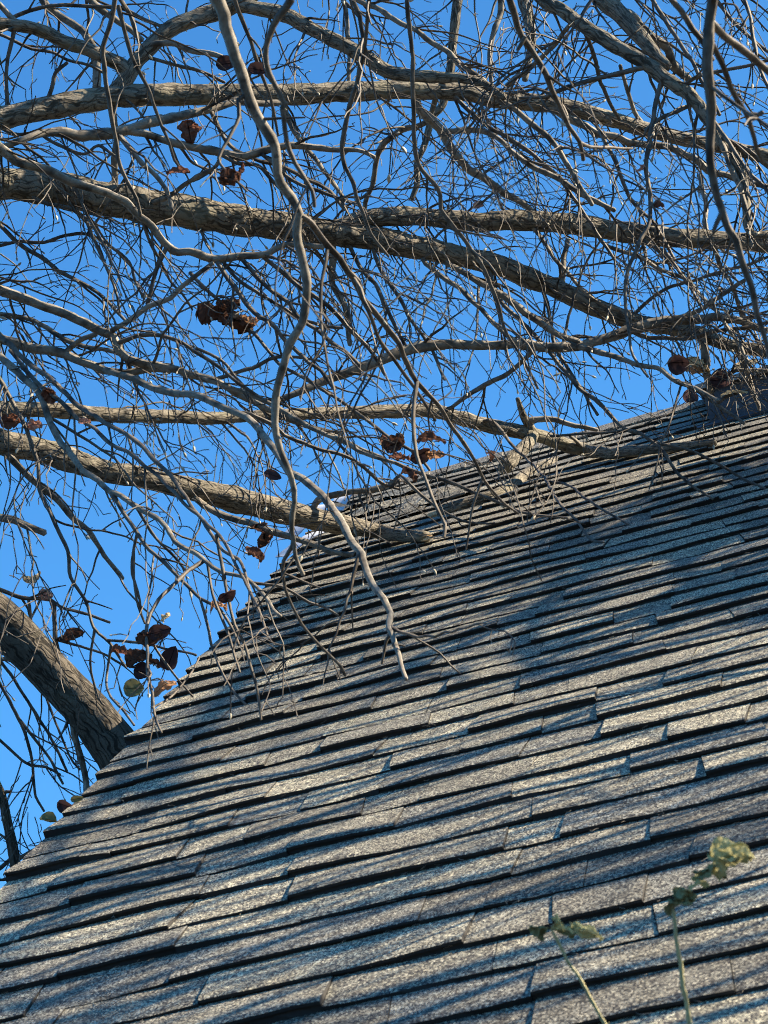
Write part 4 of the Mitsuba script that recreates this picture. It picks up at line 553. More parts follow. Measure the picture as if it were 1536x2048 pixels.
LEAVES = [  # centre in mm, long axis, length, width in mm, colour
([-1382,5170,5196],[-8,47,-88],60,82,'b'),
([-1334,5168,5155],[-56,32,-76],57,84,'b'),
([-1305,5162,5163],[81,40,-43],62,46,'t'),
([-1342,5161,5227],[-25,43,-87],41,55,'b'),
([-1182,4254,4990],[-17,46,-87],21,47,'r'),
([-1161,4670,4375],[81,40,-43],42,24,'k'),
([-1559,6021,4991],[9,50,-86],63,60,'b'),
([-1150,4362,4013],[-69,24,-68],24,37,'b'),
([-1244,4435,3977],[26,51,-82],37,42,'k'),
([-1310,4598,4034],[-25,43,-87],30,34,'t'),
([-1363,4306,3859],[1,49,-87],34,49,'k'),
([-1578,5057,4170],[81,40,-43],42,62,'k'),
([-1387,4306,3850],[-25,43,-87],32,51,'b'),
([-1869,5672,4501],[26,51,-82],48,64,'b'),
([-1865,5689,4471],[90,34,-29],48,48,'k'),
([-1407,4225,3701],[-25,43,-87],37,42,'g'),
([-1826,5690,4484],[-69,24,-68],42,48,'b'),
([-1351,4251,3703],[26,51,-82],21,46,'t'),
([-1740,5136,4266],[-41,38,-83],26,36,'r'),
([-1360,4342,3909],[57,48,-67],19,22,'c'),
([-2031,5593,4586],[99,14,9],67,31,'b'),
([-2072,5523,4697],[81,40,-43],34,28,'p'),
([-2093,5490,4748],[9,50,-86],31,45,'c'),
([-1878,4866,4853],[95,27,-14],44,34,'r'),
([-1821,4884,4834],[-25,43,-87],23,36,'p'),
([-1717,4729,4805],[57,48,-67],38,33,'r'),
([-221,5834,5085],[-25,43,-87],57,60,'k'),
([-128,6442,5340],[-25,43,-87],63,66,'k'),
([-182,6402,5394],[-69,24,-68],34,69,'c'),
([-88,5804,4926],[98,20,-2],65,20,'c'),
([-608,3675,3770],[-33,41,-85],24,46,'b'),
([-894,5182,4634],[26,51,-82],44,57,'k'),
([-953,5183,4674],[9,50,-86],44,52,'b'),
([-898,5039,4500],[70,45,-56],38,33,'b'),
([-855,5185,4613],[-25,43,-87],23,44,'t'),
([-918,5023,4534],[95,27,-14],45,28,'r'),
([-1690,4411,3537],[90,34,-29],36,28,'g'),
([-1680,4499,3603],[81,40,-43],37,28,'k'),
([-1663,4527,3624],[-8,47,-88],15,28,'g'),
([-1239,5129,6014],[-8,47,-88],43,63,'k'),
([-868,3862,4883],[90,34,-29],43,28,'k'),
([-1374,5115,5807],[-8,47,-88],57,48,'r'),
([-771,3088,4023],[9,50,-86],24,30,'b'),
([-1270,5212,5697],[57,48,-67],34,43,'r'),
([-700,5862,5825],[-8,47,-88],21,31,'p'),
([-162,4926,5120],[26,51,-82],18,23,'p'),
([-140,4949,5017],[95,27,-14],23,20,'r'),
([-200,6400,5389],[-41,38,-83],22,63,'t'),
([-1611,4664,4661],[-25,43,-87],17,27,'p'),
([-533,3867,3816],[26,51,-82],17,17,'b'),
([-1595,6196,5174],[-25,43,-87],25,34,'t'),
]
STEM_A = ([-242,2514,2422,-243,2519,2414,-246,2528,2396,-248,2540,2374,-252,2551,2353,-253,2563,2331,-256,2574,2310,-262,2598,2265],[19,22,22,24,25,25,26,28])
STEM_B = ([-376,2488,2422,-373,2494,2412,-368,2506,2393,-360,2519,2372,-352,2536,2345,-345,2549,2323,-332,2579,2275],[12,17,17,18,19,19,22])
STEM_A_LEAVES = [[-241,2512,2425],[-224,2511,2434],[-211,2508,2443],[-201,2507,2449],[-191,2507,2453],[-172,2505,2463]]
STEM_B_LEAVES = [[-369,2486,2428],[-362,2488,2426],[-358,2495,2416],[-341,2498,2416],[-389,2486,2421]]


# ---------------------------------------------------------------- helpers
def put(key, mesh, bsdf, smooth=False, uv=None):
    k, n = key, 0
    while k in scene:
        n += 1
        k = f'{key}_{n:03d}'
    scene[k] = mikit.ply(mesh, bsdf, smooth=smooth, uv=uv)
    return k


def tag(key, label, category=None, group=None, kind=None):
    labels[key] = {a: b for a, b in (('label', label), ('category', category), ('group', group), ('kind', kind)) if b}


def curve(p, r, step):
    """Catmull-Rom through the points, resampled to about STEP metres."""
    p, r = np.asarray(p, float), np.asarray(r, float)
    q = np.vstack([2 * p[0] - p[1], p, 2 * p[-1] - p[-2]])
    P, R = [], []
    for i in range(len(p) - 1):
        a, b, c, d = q[i:i + 4]
        n = max(1, int(np.ceil(np.linalg.norm(c - b) / step)))
        t = np.linspace(0, 1, n, endpoint=False)[:, None]
        P.append(.5 * (2 * b + (c - a) * t + (2 * a - 5 * b + 4 * c - d) * t * t + (3 * b - a - 3 * c + d) * t ** 3))
        R.append(r[i] + (r[i + 1] - r[i]) * t[:, 0])
    return np.vstack(P + [p[-1:]]), np.r_[np.concatenate(R), r[-1]]


def tube(p, r, sides=6, lump=0.0, seed=0.0, cap=True):
    """(vertices, triangles, uv in metres) of a limb with its own irregular girth."""
    p, r = np.asarray(p, float), np.asarray(r, float)
    t = np.gradient(p, axis=0)
    t /= np.linalg.norm(t, axis=1, keepdims=True) + 1e-12
    a = np.cross(t[0], [0.3, 0.1, 0.9] if abs(t[0, 2]) < 0.85 else [1, 0.2, 0])
    A = []
    for x in t:                                                        # parallel transport
        a = a - x * (a @ x)
        a /= np.linalg.norm(a) + 1e-12
        A.append(a)
    A = np.array(A)
    Bn = np.cross(t, A)
    s = np.r_[0, np.cumsum(np.linalg.norm(np.diff(p, axis=0), axis=1))]
    th = np.linspace(0, 2 * np.pi, sides + 1)
    c, sn = np.cos(th)[None, :, None], np.sin(th)[None, :, None]
    rr = np.repeat(r[:, None], sides + 1, 1)
    if lump:
        ang = np.stack([np.broadcast_to(np.cos(th), rr.shape) * 1.1 + seed * 7.1, np.broadcast_to(np.sin(th), rr.shape) * 1.1 + seed, np.broadcast_to((s / (np.mean(r) * 2.6))[:, None], rr.shape)], -1)
        w = meshkit.fbm(ang.reshape(-1, 3)).reshape(rr.shape)
        w = (w - w.mean()) / (w.std() + 1e-9)
        w[:, -1] = w[:, 0]
        rr = rr * (1 + lump * w)
    v = (p[:, None] + rr[..., None] * (c * A[:, None] + sn * Bn[:, None])).reshape(-1, 3)
    uv = np.stack([np.repeat(s[:, None], sides + 1, 1), th[None] / (2 * np.pi) * (2 * np.pi * np.mean(r))  + 0 * rr], -1).reshape(-1, 2) + seed * 3.7
    n, k = len(p), sides + 1
    i, j = np.meshgrid(np.arange(n - 1), np.arange(sides), indexing='ij')
    q = np.stack([i * k + j, i * k + j + 1, (i + 1) * k + j + 1, (i + 1) * k + j], -1).reshape(-1, 4)
    f = np.vstack([q[:, [0, 1, 2]], q[:, [0, 2, 3]]])
    if cap:
        m = len(v)
        v = np.vstack([v, p[-1] + t[-1] * r[-1] * 0.6, p[0] - t[0] * r[0] * 0.3])
        uv = np.vstack([uv, uv[-1], uv[0]])
        e = (n - 1) * k
        f = np.vstack([f, [[e + x, e + x + 1, m] for x in range(sides)], [[x + 1, x, m + 1] for x in range(sides)]])
    return v, f, uv


class Mesh:
    def __init__(self):
        self.v, self.f, self.u, self.n = [], [], [], 0

    def add(self, v, f, uv=None):
        self.v.append(v)
        self.f.append(np.asarray(f) + self.n)
        self.u.append(np.zeros((len(v), 2)) if uv is None else uv)
        self.n += len(v)

    def put(self, key, bsdf, smooth=True):
        return put(key, (np.vstack(self.v), np.vstack(self.f)), bsdf, smooth, np.vstack(self.u))


def box_mesh(lo, hi, frame=None):
    m = trimesh.creation.box(bounds=[lo, hi])
    if frame is not None:
        m.vertices = frame(m.vertices)
    return m


on_roof = lambda q: roof(q[:, 0], q[:, 1], q[:, 2])


def height_over_roof(p):
    d = np.asarray(p) - ORG
    u, v, h = d[..., 0], d @ SLOPE, d @ NORMAL
    return np.where((u > -0.05) & (v < VR + 0.05) & (v > -0.6), h, 9.0)


# ---------------------------------------------------------------- ground and house
g = trimesh.creation.cylinder(radius=900, height=0.2, sections=64)
g.apply_translation([0, 0, -0.1])
put('ground', g, 'lawn_look')
tag('ground', 'winter lawn round the house', kind='structure')

V_EAVE = -3 * EXPO
u_end = 8.0
ridge = roof(0, VR)
back = lambda d, h: np.array([ORG[0], ridge[1], ridge[2]]) + d * np.array([0, math.cos(PITCH), -math.sin(PITCH)]) + h * np.array([0, math.sin(PITCH), math.cos(PITCH)])
eave = roof(0, V_EAVE)
put('house__roof', box_mesh([0.012, V_EAVE + 0.01, -0.05], [u_end, VR - 0.004, 0.0005], on_roof), 'felt')
span = VR - V_EAVE
bk = trimesh.creation.box(bounds=[[0.012, 0.004, -0.05], [u_end, span, 0.012]])
bk.vertices = np.array([ORG[0], ridge[1], ridge[2]]) + bk.vertices[:, :1] * [1, 0, 0] + bk.vertices[:, 1:2] * np.array([0, math.cos(PITCH), -math.sin(PITCH)]) + bk.vertices[:, 2:] * np.array([0, math.sin(PITCH), math.cos(PITCH)])
put('house__roof__rear_slope', bk, 'felt')
y0, y1 = eave[1] + 0.35, 2 * ridge[1] - eave[1] - 0.35
zt = eave[2] + 0.35 * math.tan(PITCH) - 0.07
zr = ridge[2] - 0.07
x0, x1 = U0 + 0.30, U0 + u_end - 0.2
prof = np.array([[y0, 0], [y1, 0], [y1, zt], [ridge[1], zr], [y0, zt]])
wv = np.vstack([np.c_[np.full(5, x), prof] for x in (x0, x1)])
wf = [[0, 4, 3], [0, 3, 2], [0, 2, 1], [5, 8, 9], [5, 7, 8], [5, 6, 7]] + [t for a in range(5) for b in [(a + 1) % 5] for t in ([a, b, b + 5], [a, b + 5, a + 5])]
put('house__wall', (wv, np.array(wf)), 'painted_siding')
put('house__rake_board', box_mesh([0.02, V_EAVE, -0.20], [0.045, VR - 0.13, -0.051], on_roof), 'white_trim')
put('house__fascia', box_mesh([0.05, V_EAVE + 0.012, -0.19], [u_end, V_EAVE + 0.036, -0.051], on_roof), 'white_trim')
tag('house', 'house with a grey shingled gable roof under the bare tree', 'house')

# the shingle courses: thick tabs and thin ones by turns, each a piece of its own


def shingle(u0, u1, row, thick, skew0, skew1, seed):
    w = u1 - u0
    nu = max(3, int(w / 0.035) + 1)
    r_ = np.random.default_rng(seed)
    us = np.linspace(0, 1, nu)
    top = r_.uniform(0.0115, 0.0160) if thick else r_.uniform(0.0070, 0.0115)
    lift = abs(r_.normal(0, 0.0016))
    tilt = r_.normal(0, 0.0022)
    vv = row * EXPO
    # the course's own long wave, shared by the pieces of the row, and a ragged lower edge
    uu0 = u0 + us * w
    wave = 0.0040 * np.sin(uu0 * 2.1 + row * 1.7) + 0.003 * np.sin(uu0 * 5.3 + row * 2.9) + r_.normal(0, 0.0022) + 0.004 * np.exp(-uu0 / 0.25) * math.sin(row * 2.3)
    sag = 0.0022 * np.sin(uu0 * 7 + row * 2.9) + 0.0014 * np.sin(uu0 * 17 + row * 1.3) + 0.0035 * np.exp(-uu0 / 0.3) * (1 + math.sin(row * 3.7))
    rag = r_.normal(0, 0.0016, nu) + 0.003 * np.sin(us * r_.uniform(2, 7) + r_.uniform(0, 6)) * r_.random()
    low = 0.0015 if thick else 0.0005
    prof = [(EXPO + 0.035, low, 0), (EXPO * 0.55, low + (top - low) * 0.55, 0.6), (0.012, top * 0.97, 1), (0.0, top * 0.9, 1), (0.0006, top * 0.52, 1), (0.005, top * 0.48, 1), (0.005, -0.001, 0)]
    if not thick:
        prof = prof[:4] + [(0.002, -0.001, 0)]
    V = []
    for dv, h, k in prof:
        f_ = max(0.0, 1 - dv / EXPO)
        uu = uu0 + (skew0 * (1 - us) + skew1 * us) * f_
        V.append(roof(uu, vv + dv + (wave + rag * (k == 1)) * (1 if dv < EXPO else 0.3), h + (sag + lift + tilt * (us - .5)) * k))
    k = len(prof)
    V = np.array(V).reshape(-1, 3)
    F = [t for a in range(k - 1) for b in range(nu - 1) for t in ([a * nu + b, a * nu + b + 1, (a + 1) * nu + b + 1], [a * nu + b, (a + 1) * nu + b + 1, (a + 1) * nu + b])]
    for e, flip in ((0, 0), (nu - 1, 1)):
        for a in range(1, k - 1):
            t = [e, a * nu + e, (a + 1) * nu + e]
            F.append(t[::-1] if flip else t)
    F = np.array(F)[:, ::-1]
    return V, F


PX = 768 / math.tan(math.radians(FOV / 2))
RIGHT = np.cross(FWD, UP)


def seen(p):
    d = np.asarray(p) - EYE
    z = d @ FWD
    return abs(d @ RIGHT / z * PX) < 790 and abs(d @ UP / z * PX) < 1050, z


pieces = []
for row in range(-3, 41):
    r_ = np.random.default_rng(1000 + row)
    u = r_.uniform(-0.009, 0.005)
    thick = r_.random() < 0.5
    sk = 0.0
    while u < u_end:
        w = r_.uniform(0.13, 0.44) if thick else r_.uniform(0.09, 0.27)
        if u > 4.5:
            w *= 3
        s2 = r_.uniform(0.004, 0.018) * r_.choice([-1, 1], p=[.25, .75]) if r_.random() < 0.8 else 0.0
        u1 = min(u + w, u_end)
        lim = min((ROWS - row) * EXPO, EXPO)
        if lim > 0.04:
            ok, z = seen(roof((u + u1) / 2, row * EXPO + 0.06))
            pieces.append((ok, -w / z ** 2.6, u, u1, row, thick, sk, s2, int(r_.integers(1 << 30))))
        u, sk, thick = u1 + 0.0012, s2, (not thick) if r_.random() < 0.86 else thick
pieces.sort(key=lambda q: (not q[0], q[1]))
rest = [Mesh() for _ in SHINGLE_TONES]
for n_, (ok, _, u, u1, row, thick, s1, s2, seed) in enumerate(pieces):
    tone = int(np.random.default_rng(seed + 5).choice(4, p=[.22, .36, .22, .20]))
    V, F = shingle(u, u1, row, thick, s1, s2, seed)
    if n_ < 300:
        put('house__roof__shingle', (V, F), f'shingle_look_{tone}')
    else:
        rest[tone].add(V, F)
for q, m in enumerate(rest):
    if m.v:
        labels[put('house__roof__shingle_field', (np.vstack(m.v), np.vstack(m.f)), f'shingle_look_{q}')] = {'kind': 'stuff'}
# ridge caps, each bent over the ridge
for k in range(32):
    u = 0.02 + k * 0.145
    jit = rng.normal(0, 0.002)
    prof = [(-0.10, 0.010), (-0.02, 0.016), (0.0, 0.017)]
    pts = []
    for du, hh in ((0.0, 0.0), (0.20, 0.006)):
        row_ = [roof(u + du, VR + a + jit, b + hh) for a, b in prof] + [roof(u + du, VR, 0) * [1, 0, 0] + [0, ridge[1] + 0.08, ridge[2] + 0.005 - 0.06 + hh]]
        pts.append(row_)
    a, b = np.array(pts)
    low = roof(0, 0, -0.007) - roof(0, 0)
    V = np.vstack([a, b, a + low, b + low])
    F = []
    for q in range(3):
        F += [[q, q + 1, 5 + q], [q, 5 + q, 4 + q]]
        F += [[4 + q, 5 + q, 13 + q], [4 + q, 13 + q, 12 + q]]
    F += [[0, 4, 12], [0, 12, 8], [3, 11, 15], [3, 15, 7], [0, 8, 9], [0, 9, 1], [1, 9, 10], [1, 10, 2], [2, 10, 11], [2, 11, 3]]
    put('house__roof__ridge_cap', (V, np.array(F)), 'ridge_cap_look')

# raised metal-clad box near the ridge, right
ub, vb = 1.455, VR - 0.69


def zf(q):
    """Bottom on the shingles; z > 0 is measured from a flatter plane that starts 0 over the roof at the front."""
    p = roof(q[:, 0], q[:, 1], 0)
    top = roof(q[:, 0], np.full(len(q), vb), 0)[:, 2] + (p[:, 1] - roof(0, vb)[1]) * math.tan(math.radians(26))
    return np.c_[p[:, :2], np.where(q[:, 2] > 0, top + q[:, 2], p[:, 2] + q[:, 2])]


put('house__ridge_box', box_mesh([ub, vb, -0.02], [3.4, VR - 0.01, 0.160], zf), 'dark_metal')
put('house__ridge_box__cap', box_mesh([ub - 0.02, vb - 0.030, 0.160], [3.42, VR + 0.02, 0.182], zf), 'cap_metal')
put('house__ridge_box__flashing', box_mesh([ub - 0.05, vb - 0.05, 0.014], [3.3, vb - 0.003, 0.019], on_roof), 'dark_metal')
labels['house__ridge_box'] = {'label': 'low dark metal box on the ridge at the right edge'}


# torn flashing at the broken top corner of the rake
def bent_strip(pts, wid, th=0.0025, n=10, curl=0.03, seed=0):
    r_ = np.random.default_rng(seed)
    p, _ = curve(pts, np.ones(len(pts)), 0.02)
    t = np.gradient(p, axis=0)
    t /= np.linalg.norm(t, axis=1, keepdims=True)
    sd = np.cross(t, NORMAL)
    sd /= np.linalg.norm(sd, axis=1, keepdims=True)
    V = []
    xs = np.linspace(-.5, .5, 5)
    for x in xs:
        V.append(p + sd * x * wid + NORMAL * (curl * x * x * np.sin(np.linspace(0, 3, len(p)))[:, None] + r_.normal(0, 0.001, (len(p), 1))))
    V = np.array(V)
    k, m = V.shape[:2]
    V = np.vstack([V.reshape(-1, 3), V.reshape(-1, 3) - NORMAL * th])
    F = []
    for a in range(k - 1):
        for b in range(m - 1):
            q = [a * m + b, a * m + b + 1, (a + 1) * m + b + 1, (a + 1) * m + b]
            F += [[q[0], q[1], q[2]], [q[0], q[2], q[3]]]
            o = k * m
            F += [[o + q[2], o + q[1], o + q[0]], [o + q[3], o + q[2], o + q[0]]]
    return V, np.array(F)


for q, (pts, wid) in enumerate([
        ([(-0.05, VR - 0.93, 0.035), (0.0, VR - 0.86, 0.055), (0.07, VR - 0.72, 0.085), (0.13, VR - 0.66, 0.06)], 0.10),
        ([(-0.02, VR - 1.22, 0.02), (0.05, VR - 1.16, 0.04), (0.12, VR - 1.09, 0.045), (0.17, VR - 1.04, 0.02)], 0.085),
        ([(0.06, VR - 0.50, 0.03), (0.10, VR - 0.42, 0.06), (0.16, VR - 0.33, 0.05)], 0.08)]):
    V, F = bent_strip(roof(*np.array(pts).T), wid, seed=q)
    labels[put('house__flashing', (V, F), 'bare_metal', 30)] = {'label': 'bent pale metal flashing at the torn roof corner'}
for q in range(14):                                                    # shingles torn up round it
    r_ = np.random.default_rng(300 + q)
    u, v = r_.uniform(0.03, 0.45), VR - r_.uniform(0.25, 1.0)
    L, W_ = r_.uniform(0.08, 0.26), r_.uniform(0.05, 0.12)
    an = r_.normal(0, 0.35)
    xs, ys = np.linspace(0, 1, 6), np.linspace(0, 1, 4)
    X, Y = np.meshgrid(xs, ys, indexing='ij')
    Z = 0.012 + r_.uniform(0, 0.012) * X + 0.012 * r_.uniform(0, 1) * np.sin(X * 3) * Y + r_.normal(0, 0.0025, X.shape)
    Yj = Y + 0.12 * r_.normal(0, 1, X.shape) * (Y == 0)
    A = u + X * L * math.cos(an) - Yj * W_ * math.sin(an)
    B = v + X * L * math.sin(an) + Yj * W_ * math.cos(an)
    V = roof(A, B, Z).reshape(-1, 3)
    V = np.vstack([V, V - NORMAL * 0.004])
    F = []
    for a in range(5):
        for b in range(3):
            k = [a * 4 + b, a * 4 + b + 1, (a + 1) * 4 + b + 1, (a + 1) * 4 + b]
            F += [[k[0], k[2], k[1]], [k[0], k[3], k[2]], [24 + k[0], 24 + k[1], 24 + k[2]], [24 + k[0], 24 + k[2], 24 + k[3]]]
    rim = [a * 4 for a in range(6)] + [20 + b for b in range(1, 4)] + [a * 4 + 3 for a in range(4, -1, -1)] + [2, 1]
    for a, b in zip(rim, rim[1:] + rim[:1]):
        F += [[a, b, 24 + b], [a, 24 + b, 24 + a]]
    put('house__roof__torn_shingle', (V, np.array(F)), f'shingle_look_{[0, 3, 0, 1][q % 4]}')

# ---------------------------------------------------------------- the bare tree
TREE = 'bare_tree'
tag(TREE, 'large leafless tree with thick grey limbs arching over the roof', 'tree')
twig_parts, twig_mesh, bud_mesh = [], Mesh(), Mesh()
DOWN = np.array([0, 0, -1.0])


def bud(p, d, s, r_):
    d = d / (np.linalg.norm(d) + 1e-9)
    q = np.array([p, p + d * s * .3, p + d * s * .62, p + d * s])
    v, f, uv = tube(q, np.array([.12, .24, .2, .03]) * s, 5)
    bud_mesh.add(v, f, uv)


def grow(base, d, length, r0, level, m, r_, bend):
    """A crooked twig with short spurs, drooping, never entering the roof."""
    step = r_.uniform(0.028, 0.045)
    n = max(2, int(length / step))
    p, pts, rad = np.array(base, float), [np.array(base, float)], [r0]
    side = np.cross(d, r_.normal(size=3))
    side /= np.linalg.norm(side) + 1e-9
    for k in range(n):
        d = d + 0.17 * (1 if k % 2 else -1) * side + r_.normal(0, 0.13, 3) + bend * DOWN * (0.5 + 0.8 * k / n)
        d /= np.linalg.norm(d)
        p = p + d * step * r_.uniform(0.7, 1.3)
        if height_over_roof(p) < 0.09:
            break
        pts.append(p)
        rad.append(r0 + (0.0014 - r0) * (k + 1) / n)
        if k > 0 and r_.random() < 0.30:                               # spur
            a = r_.normal(size=3)
            a = a - d * (a @ d)
            a = a / np.linalg.norm(a) + 0.5 * d
            L = r_.uniform(0.010, 0.034)
            b1 = p + a * L * .6
            b2 = b1 + (a * .6 + d * .5 + r_.normal(0, .2, 3)) * L * .5
            v, f, uv = tube([p, b1, b2], [max(.0011, rad[-1] * .7), .0013, .0012], 4)
            m.add(v, f, uv)
            if r_.random() < 0.07:
                bud(b2, b2 - b1, r_.uniform(.007, .015), r_)
        if level < 2 and k > 0 and r_.random() < (0.30 if level == 0 else 0.16):
            a = r_.normal(size=3)
            a = a - d * (a @ d)
            grow(p, 0.75 * a / np.linalg.norm(a) + 0.8 * d, length * r_.uniform(.3, .65), max(.0013, rad[-1] * .75), level + 1, m, r_, bend)
    if len(pts) < 2:
        return
    if len(pts) > 2:
        pts, rad = curve(pts, rad, 0.03)
    v, f, uv = tube(pts, rad, 5 if r0 > .0022 else 4)
    m.add(v, f, uv)
    if r_.random() < 0.12:
        bud(pts[-1], pts[-1] - pts[-2], r_.uniform(.010, .019), r_)


def in_view(p):
    d = p - EYE
    z = d @ FWD
    return z > 0.5 and abs(d @ RIGHT / z * PX) < 768 and abs(d @ UP / z * PX) < 1024


def near_view(p):
    d = p - EYE
    z = d @ FWD
    return z > 0.5 and abs(d @ RIGHT / z * PX) < 1000 and abs(d @ UP / z * PX) < 1250


for b_, (name, dens, pts, rad) in enumerate(BRANCHES):
    P = np.array(pts, float).reshape(-1, 3) / 1000
    Rr = np.array(rad, float) / 1e4
    r_ = np.random.default_rng(5000 + b_)
    big = Rr.max() > 0.017
    p, r = curve(P, Rr, 0.012 if big else 0.022)
    # knuckles and small kinks
    nk = len(p)
    s = np.r_[0, np.cumsum(np.linalg.norm(np.diff(p, axis=0), axis=1))]
    if not big:
        wob = np.stack([meshkit.fbm(np.c_[s * 16, np.full(nk, b_ * 3.3 + q), np.zeros(nk)]) for q in (0., 11., 23.)], -1)
        kn = np.arange(0, s[-1] + .12, r_.uniform(.045, .085))
        kink = np.stack([np.interp(s, kn, r_.normal(0, 1, len(kn))) for _ in range(3)], -1) * min(.0055, .45 * r.mean())
        p = p + (kink + (wob - wob.mean(0)) * min(0.007, 1.8 * r.mean())) * np.clip(np.minimum(s, s[-1] - s) / 0.1, 0, 1)[:, None]
        r = r * (1 + 0.22 * np.clip(np.sin(s / r_.uniform(.05, .09) * 6.28) - 0.75, 0, 1) * 4 * .5)
    v, f, uv = tube(p, r, 22 if Rr.max() > .03 else 14 if big else 8, 0.055 if big else 0.05, b_ * 0.37)
    look = 'trunk_bark' if name == 'trunk' else 'limb_bark' if Rr[:max(2, len(Rr) * 2 // 3)].mean() > 0.0145 else 'branch_bark' if Rr.mean() > .006 else 'twig_bark'
    put(f'{TREE}__{name}', (v, f), look, True, uv)
    if dens <= 0:
        continue
    # twigs along it
    L = s[-1]
    for k in range(int(L * 14.0 * dens)):
        q = int(r_.integers(1, nk - 1))
        t = p[min(q + 1, nk - 1)] - p[q - 1]
        t /= np.linalg.norm(t)
        if not near_view(p[q]) and r_.random() < 0.75:
            continue
        a = r_.normal(size=3)
        a = a - t * (a @ t)
        a /= np.linalg.norm(a)
        d = a * r_.uniform(.5, 1.1) + t * r_.uniform(.3, 1.0) + DOWN * 0.25
        d /= np.linalg.norm(d)
        length = r_.gamma(2.6, 0.092) + 0.05
        if r[q] < 0.006:
            length *= 0.7
        m = Mesh()
        grow(p[q], d, length, min(r[q] * .6, r_.uniform(.0024, .0052)), 0 if length > .14 else 1, m, r_, r_.uniform(.03, .16))
        if m.v:
            z = (p[q] - EYE) @ FWD
            twig_parts.append(((not in_view(p[q] + d * length * .4)), -length / z, m))
twig_parts.sort(key=lambda q: q[:2])
for k, (hid, _, m) in enumerate(twig_parts):
    if k < 300:
        m.put(f'{TREE}__twig', 'twig_bark')
    else:
        twig_mesh.add(np.vstack(m.v), np.vstack(m.f), np.vstack(m.u))
labels[twig_mesh.put(f'{TREE}__fine_twigs', 'twig_bark')] = {'kind': 'stuff'}


def shrivelled(c, axis, L, W, r_):
    """A dry leaf, folded, torn at the rim and crinkled."""
    axis = axis / np.linalg.norm(axis)
    side = np.cross(axis, r_.normal(size=3))
    side /= np.linalg.norm(side)
    nrm = np.cross(side, axis)
    X, Y = np.meshgrid(np.linspace(0, 1, 26), np.linspace(-1, 1, 17), indexing='ij')
    ph = r_.uniform(0, 50, 4)
    n = lambda f, q: (meshkit.fbm(np.c_[X.ravel() * f + ph[q], Y.ravel() * f * .6, np.full(X.size, ph[3])]) - .5).reshape(X.shape) * 2
    rim = 1 + 0.75 * (meshkit.fbm(np.c_[X.ravel() * 7 + ph[0], np.sign(Y).ravel() * 3, np.full(X.size, ph[1])]).reshape(X.shape) - .5) * np.abs(Y) ** 2
    half = .5 * W * np.clip(np.sin(np.pi * X ** .8), 0, 1) ** .5 * rim
    fold = r_.uniform(.5, 1.6)
    A = (X - .5) * L * (1 + .25 * n(2.5, 0)) + .12 * L * n(5, 1) * np.abs(Y)
    B = half * np.sin(Y * fold) / max(.6, math.sin(min(fold, 1.5))) + .30 * W * n(4, 2) * np.abs(Y)
    C = half * np.abs(Y) * math.cos(fold) * .9 + .55 * W * n(3.2, 1) + .22 * W * n(9, 2) + .35 * L * r_.uniform(-1, 1) * (X - .5) ** 2 * 2
    V = (c + A[..., None] * axis + B[..., None] * side + C[..., None] * nrm).reshape(-1, 3)
    F = [t for a in range(25) for b in range(16) for t in ([a * 17 + b, a * 17 + b + 1, (a + 1) * 17 + b + 1], [a * 17 + b, (a + 1) * 17 + b + 1, (a + 1) * 17 + b])]
    return V, np.array(F), np.stack([X, Y * .5 + .5], -1).reshape(-1, 2)


# dead leaves still hanging on
def leaf(c, axis, length, width, r_, curl=1.5, crumple=0.35):
    axis = np.asarray(axis, float) / np.linalg.norm(axis)
    view = (c - EYE) / np.linalg.norm(c - EYE)
    nrm = -view + r_.normal(0, 0.35, 3)
    side = np.cross(axis, nrm)
    side /= np.linalg.norm(side)
    nrm = np.cross(side, axis)
    nx, ny = 13, 9
    xs, ys = np.linspace(0, 1, nx), np.linspace(-1, 1, ny)
    X, Y = np.meshgrid(xs, ys, indexing='ij')
    half = 0.5 * width * np.clip(np.sin(np.pi * X ** 0.8), 0, 1) ** 0.62 * (1 + 0.22 * (meshkit.fbm(np.c_[X.ravel() * 3.5 + c[0] * 31, np.sign(Y).ravel() * 3, np.full(X.size, c[2] * 17)]).reshape(X.shape) - .5) * np.abs(Y))
    cu = r_.uniform(.25, 1.0) * curl * (0.6 + 0.8 * X)
    ang = Y * cu
    rad = half / np.maximum(np.sin(np.minimum(cu, 1.4)), .25)
    A = (X - .5) * length
    Bv = rad * np.sin(ang)
    C = rad * (1 - np.cos(ang)) + 0.25 * length * r_.uniform(-1, 1) * (X - .5) ** 2 + crumple * width * meshkit.fbm(np.c_[X.ravel() * 4 + c[0] * 9, Y.ravel() * 2.5, np.full(X.size, c[2] * 5)]).reshape(X.shape)
    V = (c + A[..., None] * axis + Bv[..., None] * side + C[..., None] * nrm).reshape(-1, 3)
    uv = np.stack([X, Y * .5 + .5], -1).reshape(-1, 2)
    F = [t for a in range(nx - 1) for b in range(ny - 1) for t in ([a * ny + b, a * ny + b + 1, (a + 1) * ny + b + 1], [a * ny + b, (a + 1) * ny + b + 1, (a + 1) * ny + b])]
    stalk = tube([c - axis * length * .5, c - axis * length * .62 + nrm * .004, c - axis * length * .8 + nrm * .01], [.001, .0012, .0016], 4)
    return V, np.array(F), uv


